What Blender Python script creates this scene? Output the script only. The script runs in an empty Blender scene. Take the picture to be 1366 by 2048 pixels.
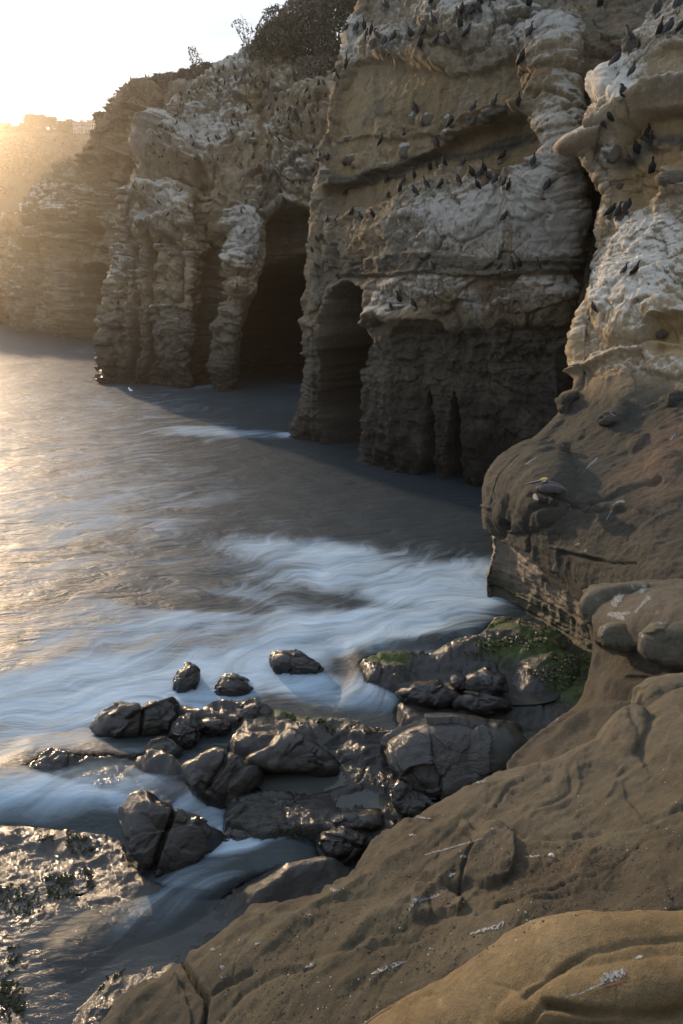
import bpy, math, random
import numpy as np
from mathutils import Vector
from mathutils.bvhtree import BVHTree
S = bpy.context.scene
COL = S.collection
rnd = random.Random(7)
rs = np.random.RandomState(7)
R = math.radians

# ---------------------------------------------------------------- camera
CAM_H, PITCH, F = 9.0, 19.1, 1365.0
cam = bpy.data.cameras.new('camera')
cam.sensor_fit = 'VERTICAL'; cam.sensor_height = 36.0; cam.lens = 36.0 * F / 2048.0
cam.clip_start = 0.1; cam.clip_end = 6000
camo = bpy.data.objects.new('camera', cam); COL.objects.link(camo)
camo.location = (0, 0, CAM_H); camo.rotation_euler = (R(90 - PITCH), 0, 0)
S.camera = camo

# ---------------------------------------------------------------- sky, sun, exposure
SUN_AZ, SUN_EL = -35.0, 12.0          # degrees: azimuth from +Y, elevation
SUN_E = 2.3
w = bpy.data.worlds.new('World'); S.world = w; w.use_nodes = True
nt = w.node_tree; nt.nodes.clear()
def N(tree, typ, **kw):
    n = tree.nodes.new(typ)
    for k, v in kw.items():
        if k.startswith('i_'):
            key = k[2:]
            n.inputs[int(key) if key.isdigit() else key.replace('_', ' ')].default_value = v
        else: setattr(n, k, v)
    return n
sky = N(nt, 'ShaderNodeTexSky', sky_type='NISHITA', sun_disc=False, sun_elevation=R(SUN_EL), sun_rotation=R(SUN_AZ),
        altitude=10, air_density=1.0, dust_density=1.2, ozone_density=1.0)
tc = N(nt, 'ShaderNodeTexCoord')
mp = N(nt, 'ShaderNodeMapping'); mp.inputs['Scale'].default_value = (1.0, 1.0, 3.2)
cn = N(nt, 'ShaderNodeTexNoise', i_Scale=3.4, i_Detail=8.0, i_Roughness=0.55, i_Distortion=0.6)
cr = N(nt, 'ShaderNodeMapRange', interpolation_type='SMOOTHSTEP'); cr.inputs[1].default_value = .38; cr.inputs[2].default_value = .60
cr.inputs[3].default_value = 0.96; cr.inputs[4].default_value = .98
mx = N(nt, 'ShaderNodeMix', data_type='RGBA')
mx.inputs[7].default_value = (2.75, 3.3, 4.0, 1)      # thin bright cloud
bg = N(nt, 'ShaderNodeBackground', i_Strength=0.15)
wo = N(nt, 'ShaderNodeOutputWorld')
L = nt.links.new
L(tc.outputs['Generated'], mp.inputs[0]); L(mp.outputs[0], cn.inputs['Vector']); L(cn.outputs[0], cr.inputs[0])
cn2 = N(nt, 'ShaderNodeTexNoise', i_Scale=2.0, i_Detail=6.0, i_Roughness=0.6, i_Distortion=0.9); L(mp.outputs[0], cn2.inputs['Vector'])
cc2 = N(nt, 'ShaderNodeValToRGB'); cc2.color_ramp.elements[0].position = .40; cc2.color_ramp.elements[0].color = (1.75, 2.35, 3.2, 1); cc2.color_ramp.elements[1].position = .58; cc2.color_ramp.elements[1].color = (2.75, 3.0, 3.35, 1)
L(cn2.outputs[0], cc2.inputs[0]); L(cc2.outputs[0], mx.inputs[7])
L(cr.outputs[0], mx.inputs[0]); L(sky.outputs[0], mx.inputs[6]); L(mx.outputs[2], bg.inputs[0]); L(bg.outputs[0], wo.inputs[0])
sl = bpy.data.lights.new('sun', 'SUN'); sl.energy = SUN_E; sl.angle = R(0.9); sl.color = (1.0, 0.72, 0.45)
so = bpy.data.objects.new('sun', sl); COL.objects.link(so)
sd = Vector((math.sin(R(SUN_AZ)) * math.cos(R(SUN_EL)), math.cos(R(SUN_AZ)) * math.cos(R(SUN_EL)), math.sin(R(SUN_EL))))
so.rotation_euler = sd.to_track_quat('Z', 'Y').to_euler(); so.location = (-40, 40, 60)
vs = S.view_settings
vs.view_transform = 'Standard'; vs.look = 'None'; vs.exposure = 1.15; vs.gamma = 1.0; vs.use_curve_mapping = False
S.cycles.max_bounces = 6; S.cycles.volume_bounces = 0; S.cycles.transparent_max_bounces = 16

# ---------------------------------------------------------------- projection helpers (pixels of the 1366x2048 photograph)
cP, sP = math.cos(R(PITCH)), math.sin(R(PITCH))
def ray(u, v):
    a = (np.asarray(u, float) - 683) / F; b = (1024 - np.asarray(v, float)) / F
    return a, cP + b * sP, -sP + b * cP
def PY(u, v, Y):
    a, dy, dz = ray(u, v); t = Y / dy
    return np.stack(np.broadcast_arrays(a * t, Y, CAM_H + dz * t), -1)
def PZ(u, v, z):
    a, dy, dz = ray(u, v); t = (z - CAM_H) / dz
    return np.stack(np.broadcast_arrays(a * t, dy * t, z), -1)
def proj(P):
    x, y, z = P[..., 0], P[..., 1], P[..., 2] - CAM_H
    d = np.maximum(y * cP - z * sP, 1e-3); up = y * sP + z * cP
    return 683 + F * x / d, 1024 - F * up / d

# ---------------------------------------------------------------- noise
def _h(ix, iy, iz, k):
    n = (ix.astype(np.uint32) * np.uint32(374761393) + iy.astype(np.uint32) * np.uint32(668265263)
         + iz.astype(np.uint32) * np.uint32(2246822519) + np.uint32(k * 3266489917 & 0xffffffff))
    n = (n ^ (n >> np.uint32(13))) * np.uint32(1274126177)
    n = (n ^ (n >> np.uint32(15))) * np.uint32(2654435761)
    return (n >> np.uint32(8)).astype(np.float32) / np.float32(16777216.0) * 2 - 1
def noise(P, k=0):
    """value noise with quintic blending, -1..1"""
    P = np.asarray(P, np.float32)
    i = np.floor(P).astype(np.int64); f = P - i
    i = i.astype(np.int32)
    s = f * f * f * (f * (f * 6 - 15) + 10)
    x0, y0, z0 = i[..., 0], i[..., 1], i[..., 2]
    sx, sy, sz = s[..., 0], s[..., 1], s[..., 2]
    r = 0
    out = []
    for dz in (0, 1):
        a = _h(x0, y0, z0 + dz, k); b = _h(x0 + 1, y0, z0 + dz, k)
        c = _h(x0, y0 + 1, z0 + dz, k); d = _h(x0 + 1, y0 + 1, z0 + dz, k)
        p = a + (b - a) * sx; q = c + (d - c) * sx
        out.append(p + (q - p) * sy)
    return out[0] + (out[1] - out[0]) * sz
_rot = np.array([[.8, .36, -.48], [-.6, .48, -.64], [0, .8, .6]], np.float32)
def fbm(P, oct=5, k=0, gain=.5, lac=2.03, mode=''):
    P = np.asarray(P, np.float32); a = 1; s = 0; tot = 0
    for o in range(oct):
        n = noise(P, k + o)
        if mode == 'r': n = 1 - 2 * np.abs(n)
        elif mode == 'b': n = 2 * np.abs(n) - .6
        s = s + a * n; tot += a; a *= gain; P = (P @ _rot) * lac + 7.3
    return s / tot
def facet(P, k=0, jit=.85):
    """angular blocks: each jittered cell carries its own tilted plane. returns (height -1..1, distance to the joint)"""
    sh = P.shape[:-1]; P = np.asarray(P, np.float32).reshape(-1, 3); b = np.floor(P).astype(np.int32)
    F1 = np.full(len(P), 9., np.float32); F2 = F1.copy(); H = np.zeros(len(P), np.float32)
    for dx in (-1, 0, 1):
        for dy in (-1, 0, 1):
            for dz in (-1, 0, 1):
                cx, cy, cz = b[:, 0] + dx, b[:, 1] + dy, b[:, 2] + dz
                j = [_h(cx, cy, cz, k + q) for q in (1, 2, 3)]
                v = np.stack([P[:, 0] - cx - .5 - .5 * jit * j[0], P[:, 1] - cy - .5 - .5 * jit * j[1], P[:, 2] - cz - .5 - .5 * jit * j[2]], -1)
                d = np.sqrt((v * v).sum(-1)); nearer = d < F1
                F2 = np.where(nearer, F1, np.minimum(F2, d)); F1 = np.where(nearer, d, F1)
                h = .55 * j[0] + v[:, 0] * j[1] + v[:, 1] * j[2] + v[:, 2] * .9 * _h(cx, cy, cz, k + 4)
                H = np.where(nearer, h, H)
    return H.reshape(sh), (F2 - F1).reshape(sh)
def crag(P, s, k):
    """jointed angular relief with finer chips inside, metres for s = 1"""
    W = P + .35 * s * np.stack([fbm(sc(P, .8 / s), 3, k + q) for q in (5, 6, 7)], -1)
    a, ea = facet(sc(W, .75 / s, .75 / s, .95 / s), k); b_, eb = facet(sc(W, 2.1 / s, 2.1 / s, 2.4 / s), k + 11)
    return s * (.16 * a + .07 * b_ - .05 * (1 - sst(ea, 0, .12)) - .02 * (1 - sst(eb, 0, .15)))
def sc(P, x, y=None, z=None):
    y = x if y is None else y; z = x if z is None else z
    return P * np.array([x, y, z], np.float32)
def sst(x, a, b):
    t = np.clip((x - a) / (b - a), 0, 1); return t * t * (3 - 2 * t)

# ---------------------------------------------------------------- region features, evaluated on projected vertex positions
def seg_d(U, V, pts, closed=False):
    pts = list(pts) + ([pts[0]] if closed else [])
    best = np.full(U.shape, 1e9, np.float32)
    for (x0, y0), (x1, y1) in zip(pts[:-1], pts[1:]):
        dx, dy = x1 - x0, y1 - y0; L2 = dx * dx + dy * dy + 1e-9
        t = np.clip(((U - x0) * dx + (V - y0) * dy) / L2, 0, 1)
        best = np.minimum(best, np.hypot(U - x0 - t * dx, V - y0 - t * dy))
    return best
def inside(U, V, pts):
    r = np.zeros(U.shape, bool); n = len(pts)
    for i in range(n):
        x0, y0 = pts[i]; x1, y1 = pts[(i + 1) % n]
        if y0 == y1: continue
        c = ((V < y0) != (V < y1)) & (U < (x1 - x0) * (V - y0) / (y1 - y0) + x0)
        r ^= c
    return r
def sdist(U, V, pts):
    d = seg_d(U, V, pts, True); return np.where(inside(U, V, pts), -d, d)
def poly(U, V, pts, soft):
    """1 inside the polygon, soft edge of +-soft"""
    return 1 - sst(sdist(U, V, pts), -soft, soft)
def line(U, V, pts, wd): return np.exp(-(seg_d(U, V, pts) / wd) ** 2)
def ell(U, V, c, r, rot=0):
    co, si = math.cos(R(rot)), math.sin(R(rot)); du, dv = U - c[0], V - c[1]
    x = (du * co + dv * si) / r[0]; y = (-du * si + dv * co) / r[1]
    return np.clip(1 - (x * x + y * y), 0, 1)      # dome profile
def box2(x0, y0, x1, y1): return [(x0, y0), (x1, y0), (x1, y1), (x0, y1)]

# ---------------------------------------------------------------- grids
def crom(p0, p1, p2, p3, t):
    return .5 * (2 * p1 + (p2 - p0) * t + (2 * p0 - 5 * p1 + 4 * p2 - p3) * t * t + (3 * p1 - p0 - 3 * p2 + p3) * t ** 3)
def interp_axis(C, steps):
    """C: (n, ..., 3) control rows -> dense along axis 0"""
    n = len(C); out = []
    for i in range(n - 1):
        p0 = C[i - 1] if i else 2 * C[0] - C[1]; p3 = C[i + 2] if i + 2 < n else 2 * C[-1] - C[-2]
        for j in range(steps[i]): out.append(crom(p0, C[i], C[i + 1], p3, j / steps[i]))
    out.append(C[-1]); return np.array(out)
def dense(ctrl, px=2.0, cap=160):
    """ctrl[col][row] = (u, v, Y) pixel and depth -> dense world grid (cols, rows, 3)"""
    W = np.array([[PY(u, v, Y) for (u, v, Y) in col] for col in ctrl])
    uv = np.array([[(u, v) for (u, v, Y) in col] for col in ctrl], float)
    dr = np.hypot(*np.moveaxis(np.diff(uv, axis=1), -1, 0)).max(0); dc = np.hypot(*np.moveaxis(np.diff(uv, axis=0), -1, 0)).max(1)
    sr = [int(min(cap, max(4, d / px))) for d in dr]; sc_ = [int(min(cap, max(4, d / px))) for d in dc]
    A = interp_axis(W, sc_)
    return np.moveaxis(interp_axis(np.moveaxis(A, 1, 0), sr), 0, 1)
def gnormal(G):
    a = np.gradient(G, axis=0); b = np.gradient(G, axis=1)
    n = np.cross(a, b); n /= np.linalg.norm(n, axis=-1, keepdims=True) + 1e-9
    return n
def blur(A, it=2):
    for _ in range(it):
        B = A.copy(); B[1:-1] = (A[:-2] + 2 * A[1:-1] + A[2:]) / 4; A = B
        B = A.copy(); B[:, 1:-1] = (A[:, :-2] + 2 * A[:, 1:-1] + A[:, 2:]) / 4; A = B
    return A
def set_attr(me, name, arr, typ='FLOAT'):
    at = me.attributes.new(name, typ, 'POINT')
    if typ == 'FLOAT': at.data.foreach_set('value', np.ascontiguousarray(arr, np.float32).ravel())
    elif typ == 'FLOAT_COLOR':
        a = np.ones((arr.reshape(-1, 3).shape[0], 4), np.float32); a[:, :3] = arr.reshape(-1, 3)
        at.data.foreach_set('color', a.ravel())
    elif typ == 'FLOAT_VECTOR': at.data.foreach_set('vector', np.ascontiguousarray(arr, np.float32).ravel())
BV = {}
def link(name, me, mat=None, parent=None, smooth=True):
    o = bpy.data.objects.new(name, me); COL.objects.link(o)
    if mat: me.materials.append(mat)
    if smooth: me.polygons.foreach_set('use_smooth', [True] * len(me.polygons))
    if parent: o.parent = parent
    return o
def grid_mesh(name, G, mat, col=None, guano=None, wet=None, extra=None, keep=None, parent=None, key=None):
    nu, nv = G.shape[:2]
    idx = np.arange(nu * nv).reshape(nu, nv)
    q = np.stack([idx[:-1, :-1], idx[1:, :-1], idx[1:, 1:], idx[:-1, 1:]], -1).reshape(-1, 4)
    if keep is not None:
        k = keep[:-1, :-1] | keep[1:, 1:] | keep[1:, :-1] | keep[:-1, 1:]
        q = q[k.ravel()]
    me = bpy.data.meshes.new(name)
    me.vertices.add(nu * nv); me.vertices.foreach_set('co', G.astype(np.float32).ravel())
    me.loops.add(len(q) * 4); me.loops.foreach_set('vertex_index', q.ravel().astype(np.int32))
    me.polygons.add(len(q)); me.polygons.foreach_set('loop_start', np.arange(0, len(q) * 4, 4, dtype=np.int32))
    me.update()
    if col is not None: set_attr(me, 'rock', col, 'FLOAT_COLOR')
    if guano is not None: set_attr(me, 'guano', guano)
    if wet is not None: set_attr(me, 'wet', wet)
    for k_, v_ in (extra or {}).items(): set_attr(me, k_, v_, 'FLOAT_VECTOR' if v_.ndim == 3 else 'FLOAT')
    o = link(name, me, mat, parent)
    if key:
        st = 2
        Gs = G[::st, ::st]; a, b = Gs.shape[:2]; ii = np.arange(a * b).reshape(a, b)
        qs = np.stack([ii[:-1, :-1], ii[1:, :-1], ii[1:, 1:], ii[:-1, 1:]], -1).reshape(-1, 4)
        BV[key] = BVHTree.FromPolygons([tuple(p) for p in Gs.reshape(-1, 3).tolist()], qs.tolist())
    return o
def hit(u, v, keys):
    a, dy, dz = ray(u, v); d = Vector((float(a), float(dy), float(dz))).normalized(); best = None
    for k in keys:
        h = BV[k].ray_cast(Vector((0, 0, CAM_H)), d)
        if h[0] is not None and (best is None or h[3] < best[3]): best = h
    return best
def tag(o, label=None, cat=None, group=None, kind=None):
    if label: o['label'] = label
    if cat: o['category'] = cat
    if group: o['group'] = group
    if kind: o['kind'] = kind
    return o

# ---------------------------------------------------------------- materials
def newmat(name):
    m = bpy.data.materials.new(name); m.use_nodes = True; t = m.node_tree
    b = t.nodes['Principled BSDF']; return m, t, b
def math_(t, op, a, b=None, clamp=False):
    n = N(t, 'ShaderNodeMath', operation=op, use_clamp=clamp)
    for i, x in enumerate((a, b)):
        if x is None: continue
        if isinstance(x, (int, float)): n.inputs[i].default_value = x
        else: t.links.new(x, n.inputs[i])
    return n.outputs[0]
def mixc(t, f, a, b, mode='MIX'):
    n = N(t, 'ShaderNodeMix', data_type='RGBA', blend_type=mode)
    for i, x in ((0, f), (6, a), (7, b)):
        if isinstance(x, (int, float)): n.inputs[i].default_value = x
        elif isinstance(x, tuple): n.inputs[i].default_value = (*x, 1)
        else: t.links.new(x, n.inputs[i])
    return n.outputs[2]
def mrange(t, x, a, b, c=0, d=1, smooth=True):
    n = N(t, 'ShaderNodeMapRange', interpolation_type='SMOOTHSTEP' if smooth else 'LINEAR')
    t.links.new(x, n.inputs[0])
    for i, y in enumerate((a, b, c, d)): n.inputs[i + 1].default_value = y
    return n.outputs[0]
def tnoise(t, vec, scale, detail=6, rough=.55, dist=0):
    n = N(t, 'ShaderNodeTexNoise', i_Scale=scale, i_Detail=detail, i_Roughness=rough, i_Distortion=dist); t.links.new(vec, n.inputs['Vector']); return n.outputs[0]
def rock_mat(name, s=1.0, bump=1.0, speck=1.0, spec=.35, strata=0.0, grain=0.0, wetr=.22, bdist=None, ridge=.3, coat=0):
    """s: feature scale (1/m). Colour, guano and wetness come from the mesh; grain and fine relief from noise."""
    m, t, b = newmat(name); l = t.links.new
    geo = N(t, 'ShaderNodeNewGeometry'); pos = geo.outputs['Position']
    at = N(t, 'ShaderNodeAttribute', attribute_name='rock'); gu = N(t, 'ShaderNodeAttribute', attribute_name='guano'); we = N(t, 'ShaderNodeAttribute', attribute_name='wet')
    n1 = tnoise(t, pos, 1.1 * s, 5, .6); n2 = tnoise(t, pos, 6.0 * s, 7, .65); n3 = tnoise(t, pos, 26 * s, 4, .7)
    v1 = math_(t, 'ADD', math_(t, 'MULTIPLY', n1, .55), math_(t, 'MULTIPLY', n2, .55))
    v = math_(t, 'ADD', v1, math_(t, 'MULTIPLY', n3, .35)); v = mrange(t, v, .35, 1.1, .55, 1.45, False)
    c = mixc(t, 1.0, at.outputs['Color'], v, 'MULTIPLY')
    if strata:
        mpn = N(t, 'ShaderNodeMapping'); mpn.inputs['Scale'].default_value = (.25 * s, .25 * s, 9 * s); l(pos, mpn.inputs[0])
        ns = tnoise(t, mpn.outputs[0], 1.0, 4, .6)
        c = mixc(t, 1.0, c, mrange(t, ns, .3, .7, 1 - strata, 1 + strata, False), 'MULTIPLY')
    # hue drift
    hd = tnoise(t, pos, .7 * s, 3, .5)
    c = mixc(t, mrange(t, hd, .45, .7, 0, .2), c, mixc(t, 1.0, c, (1.12, .95, .74), 'MULTIPLY'))
    # guano speckle
    mv = N(t, 'ShaderNodeMapping'); mv.inputs['Scale'].default_value = (3.2 * s, 3.2 * s, .35 * s); l(pos, mv.inputs[0]); nv = tnoise(t, mv.outputs[0], 1.0, 5, .6)
    sp = math_(t, 'ADD', math_(t, 'ADD', math_(t, 'MULTIPLY', n2, .5), math_(t, 'MULTIPLY', n3, .5)), math_(t, 'MULTIPLY', math_(t, 'SUBTRACT', nv, .5), .55))
    c = mixc(t, 1.0, c, mrange(t, nv, .3, .7, .86, 1.12, False), 'MULTIPLY')
    sp = math_(t, 'ADD', sp, math_(t, 'MULTIPLY', tnoise(t, pos, 2.2 * s, 3, .6), .4))
    g = mrange(t, math_(t, 'ADD', math_(t, 'MULTIPLY', gu.outputs['Fac'], .85), sp), 1.06, 1.33, 0, .85)
    c = mixc(t, g, c, (.78 * speck, .74 * speck, .66 * speck))
    # wet darkening (water film soaks the stone)
    c = mixc(t, math_(t, 'MULTIPLY', we.outputs['Fac'], .55), c, (.012, .011, .010))
    if grain:
        ng = tnoise(t, pos, 420, 2, .6); c = mixc(t, 1.0, c, mrange(t, ng, .3, .7, 1 - grain, 1 + grain, False), 'MULTIPLY')
    l(c, b.inputs['Base Color'])
    r = mrange(t, math_(t, 'ADD', we.outputs['Fac'], math_(t, 'MULTIPLY', n2, .3)), .15, 1.1, .93, wetr)
    l(r, b.inputs['Roughness']); b.inputs['Specular IOR Level'].default_value = spec
    rg = N(t, 'ShaderNodeTexNoise', noise_type='RIDGED_MULTIFRACTAL', i_Scale=2.6 * s, i_Detail=7.0, i_Roughness=.6, i_Lacunarity=2.1); l(pos, rg.inputs['Vector'])
    h = math_(t, 'ADD', math_(t, 'MULTIPLY', n2, 1.0), math_(t, 'ADD', math_(t, 'MULTIPLY', n3, .55), math_(t, 'MULTIPLY', rg.outputs[0], ridge)))
    c2 = mixc(t, 1.0, c, mrange(t, rg.outputs[0], .15, .9, .74, 1.22), 'MULTIPLY'); l(c2, b.inputs['Base Color'])  # cavity darkening: crease shade put into the base colour
    if coat:
        l(math_(t, 'MULTIPLY', we.outputs['Fac'], coat), b.inputs['Coat Weight']); b.inputs['Coat Roughness'].default_value = .13; b.inputs['Coat IOR'].default_value = 1.45
        b2 = N(t, 'ShaderNodeBump', i_Strength=.5, i_Distance=(bdist or .12) / s * .8); l(n2, b2.inputs['Height']); l(b2.outputs[0], b.inputs['Coat Normal'])
    if grain: h = math_(t, 'ADD', h, math_(t, 'MULTIPLY', tnoise(t, pos, 160, 4, .7), .12))
    bp = N(t, 'ShaderNodeBump', i_Strength=min(1.0, bump), i_Distance=(bdist or .12) / s); l(h, bp.inputs['Height']); l(bp.outputs[0], b.inputs['Normal'])
    return m
M = {}
M['cliff_far'] = rock_mat('far_sandstone', .5, .9, strata=.12)
M['cliff_mid'] = rock_mat('mid_sandstone', .8, 1, strata=.10, bdist=.2)
M['cliff'] = rock_mat('weathered_sandstone', 1.5, 1, strata=.10, bdist=.30)
M['prom'] = rock_mat('smooth_sandstone', 2.0, .8, strata=.05, bdist=.11)
M['ledge'] = rock_mat('sandy_sandstone', 5.0, .8, grain=.30, bdist=.07, ridge=.16)
M['reef'] = rock_mat('wet_reef_rock', 4.0, 1.0, spec=.6, wetr=.14, bdist=.16, coat=.6)
M['boulder'] = rock_mat('wet_boulder_rock', 4.5, .8, spec=.5, wetr=.12, bdist=.11, coat=.45, ridge=.18)
def plain(name, col, rough=.7, var=.3, scale=8, bump=0.0):
    m, t, b = newmat(name); geo = N(t, 'ShaderNodeTexCoord'); n = tnoise(t, geo.outputs['Object'], scale, 5, .6)
    c = mixc(t, 1.0, col, mrange(t, n, .3, .7, 1 - var, 1 + var, False), 'MULTIPLY'); t.links.new(c, b.inputs['Base Color'])
    b.inputs['Roughness'].default_value = rough
    if bump:
        bp = N(t, 'ShaderNodeBump', i_Strength=bump, i_Distance=.02); t.links.new(n, bp.inputs['Height']); t.links.new(bp.outputs[0], b.inputs['Normal'])
    return m
# ================================================================ CLIFFS
OCHRE = np.array([.44, .315, .15]); TAN = np.array([.45, .345, .215]); GREY = np.array([.33, .285, .21])
DARK = np.array([.085, .073, .055]); BAND = np.array([.13, .12, .095]); PALE = np.array([.42, .38, .31]); RUST = np.array([.30, .16, .08])
def mixa(a, b, f): f = np.asarray(f)[..., None]; return a * (1 - f) + b * f
def strata_h(P, freq, k, dip=(0, 0), warp=.3):
    q = P[..., 2] + dip[0] * P[..., 0] + dip[1] * P[..., 1] + warp * fbm(sc(P, .15), 3, k + 50)
    Q = np.stack([P[..., 0] * .12, P[..., 1] * .12, q * freq], -1)
    return fbm(Q, 4, k, gain=.65) * (.35 + .65 * sst(fbm(sc(P, .35), 3, k + 70), -.35, .35))
def relief(P, s, k, rough=1.0):
    """weathered rock relief in metres; s = overall scale"""
    d = .45 * fbm(sc(P, .22 / s), 4, k)
    d += rough * .15 * fbm(sc(P, .6 / s, .6 / s, .5 / s), 4, k + 9, gain=.55, mode='r')
    d += rough * 1.35 * crag(P, 1.0, k + 31) * s
    d += rough * .07 * fbm(sc(P, 2.6 / s), 4, k + 21, gain=.6)
    return d * s
def push(G, Nn, d, inn):
    Nh = Nn * np.array([1, 1, .15]); Nh /= np.linalg.norm(Nh, axis=-1, keepdims=True) + 1e-6
    return G + Nn * d[..., None] - Nh * inn[..., None]
def craggy(P, s, k):
    """flaky overhung crust on the whitewashed parts"""
    W = P + .5 * s * fbm(sc(P, .8 / s), 2, k + 5)[..., None]
    n = fbm(sc(W, 1.7 / s, 1.7 / s, 1.5 / s), 5, k, gain=.62, mode='b')
    m = sst(fbm(sc(P, .5 / s), 3, k + 8), -.4, .4)
    return n * s * (.35 + .65 * m)
def nodules(G, U, V, lst, Nn):
    d = np.zeros(U.shape)
    for (u, v, ru, rv, rot, amp) in lst:
        e = ell(U, V, (u, v), (ru, rv), rot)
        d += .45 * amp * e ** .7
    return d

# ---------------------------------------------------------------- near wall with the ochre alcoves (north-facing, 30 m away)
near = [
 [(610,940,47),(612,868,48),(640,760,48),(640,650,48),(640,560,48),(650,430,48),(670,300,49),(700,150,50),(750,0,52),(830,-200,55)],
 [(572,905,39.3),(590,866,40),(621,760,40),(614,650,39.5),(622,560,39.5),(624,430,40),(641,300,41),(668,150,42),(722,0,44),(800,-200,47)],
 [(625,915,38),(640,885,38.2),(655,760,38.5),(650,650,38),(660,560,38),(660,430,38.6),(668,300,39.6),(694,150,41),(750,0,43),(825,-200,46)],
 [(700,945,35),(700,918,35.2),(720,760,36),(720,650,35.3),(725,560,35.5),(725,430,36),(730,300,37.3),(745,150,38.8),(795,0,40.8),(860,-200,44)],
 [(770,960,32.7),(770,933,33),(770,760,33.6),(775,650,32.7),(780,560,32.7),(785,430,33),(792,300,35.2),(805,150,36.6),(840,0,38.6),(900,-200,42)],
 [(895,985,30.4),(895,960,30.6),(895,760,31.3),(895,650,30.1),(895,560,30),(900,430,30.2),(905,300,32.5),(905,150,33.6),(925,0,35.5),(970,-200,39)],
 [(1010,1010,28.6),(1010,980,28.9),(1015,760,29.9),(1020,650,28.5),(1025,560,28.4),(1030,430,28.6),(1030,300,30.2),(1032,150,31.4),(1042,0,33.4),(1070,-200,37)],
 [(1120,1030,27.6),(1120,1000,27.8),(1120,760,29),(1122,650,27.7),(1130,560,27.4),(1135,430,27.4),(1118,300,27.9),(1112,150,29.4),(1120,0,31.4),(1150,-200,35)],
 [(1200,1040,28.5),(1200,1000,28.7),(1200,760,30),(1190,650,29.5),(1190,560,29.5),(1190,430,28.7),(1180,300,28.9),(1180,150,29.7),(1190,0,31.0),(1220,-200,34)],
 [(1330,1040,27),(1330,1000,27.2),(1330,760,28.6),(1320,650,28.5),(1320,560,28.3),(1320,430,28.3),(1320,300,28.5),(1320,150,28.7),(1330,0,29),(1360,-200,32)],
]
G = dense(near, 2.2); Nn = blur(gnormal(G), 6); 
if Nn[..., 1].mean() > 0: Nn = -Nn
U0, V0 = proj(G); wq = sc(G, .45)
U = U0 + 13 * fbm(wq, 4, 3) + 4 * fbm(wq * 5, 3, 4); V = V0 + 11 * fbm(wq, 4, 33) + 4 * fbm(wq * 5, 3, 34)
alc = [([(745,128),(800,118),(860,140),(960,150),(1040,120),(1065,190),(1070,215),(985,222),(930,235),(880,262),(800,270),(765,250),(752,200)], .35, .9),
       ([(925,262),(1000,248),(1075,236),(1095,262),(1104,300),(1092,330),(1050,360),(990,352),(930,335),(880,335),(820,375),(772,405),(700,432),(655,428),(648,375),(700,352),(790,330),(860,300)], .95, 1.0),
       ([(706,128),(745,118),(752,240),(742,262),(700,280),(668,275),(680,205)], .45, 1.0),
       ([(665,290),(740,270),(800,280),(860,270),(900,268),(880,300),(790,330),(700,352),(655,350)], .30, .85),
       ([(1160,190),(1215,170),(1228,250),(1222,400),(1205,470),(1188,420),(1170,300)], .5, .45)]
inn = np.zeros(U.shape); ochre = np.zeros(U.shape)
for pts, dep, oc in alc:
    pm = poly(U, V, pts, 5); inn = np.maximum(inn, pm * dep); ochre = np.maximum(ochre, poly(U, V, pts, 9) * oc)
# big cave and slots
cave = poly(U, V, [(662,640),(672,600),(690,576),(715,566),(742,580),(752,620),(745,680),(728,740),(716,830),(716,960),(655,960),(650,860),(655,760)], 7)
inn += cave * 8
rim = line(U, V, [(650,690),(655,620),(672,580),(715,556),(755,580),(765,640)], 14) * .5
slots = poly(U, V, [(842,975),(846,900),(852,830),(858,785),(864,850),(872,975)], 4) * 2.2 + poly(U, V, [(893,990),(897,900),(903,830),(912,785),(920,850),(926,1000)], 4) * 3.0 \
      + poly(U, V, [(1128,700),(1170,640),(1200,660),(1200,860),(1150,850),(1118,800),(1120,740)], 14) * 1.3 \
      + poly(U, V, [(1140,120),(1165,190),(1175,300),(1180,420),(1205,500),(1215,600),(1260,600),(1260,100)], 16) * .4
inn += slots
out = np.zeros(U.shape)
# outward masses
out += .55 * ell(U, V, (960, 470), (260, 130), -8) ** .8          # white lower bulge
out += .6 * ell(U, V, (1095, 330), (85, 330), 5) ** .8          # white right flank
out += .5 * ell(U, V, (960, 590), (230, 75), 0) ** .8
out += .9 * ell(U, V, (835, 660), (85, 52), 0) ** .6 - 1.0 * ell(U, V, (858, 668), (58, 42), -15) ** .6
out += .3 * poly(U, V, [(765,640),(770,560),(850,545),(1000,548),(1130,560),(1150,640),(1050,668),(900,662),(830,650)], 16)
out += .35 * poly(U, V, [(690,545),(770,515),(860,505),(1000,515),(1140,520),(1140,540),(1000,545),(860,545),(770,552)], 4)
out += .5 * ell(U, V, (700, 480), (60, 70), 0) ** .6 + .35 * ell(U, V, (1010, 60), (230, 60), 18) ** .7 + .4 * ell(U, V, (800, 95), (120, 40), 12) ** .7
out += .25 * ell(U, V, (1085, 110), (60, 90), 0) ** .8
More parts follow.
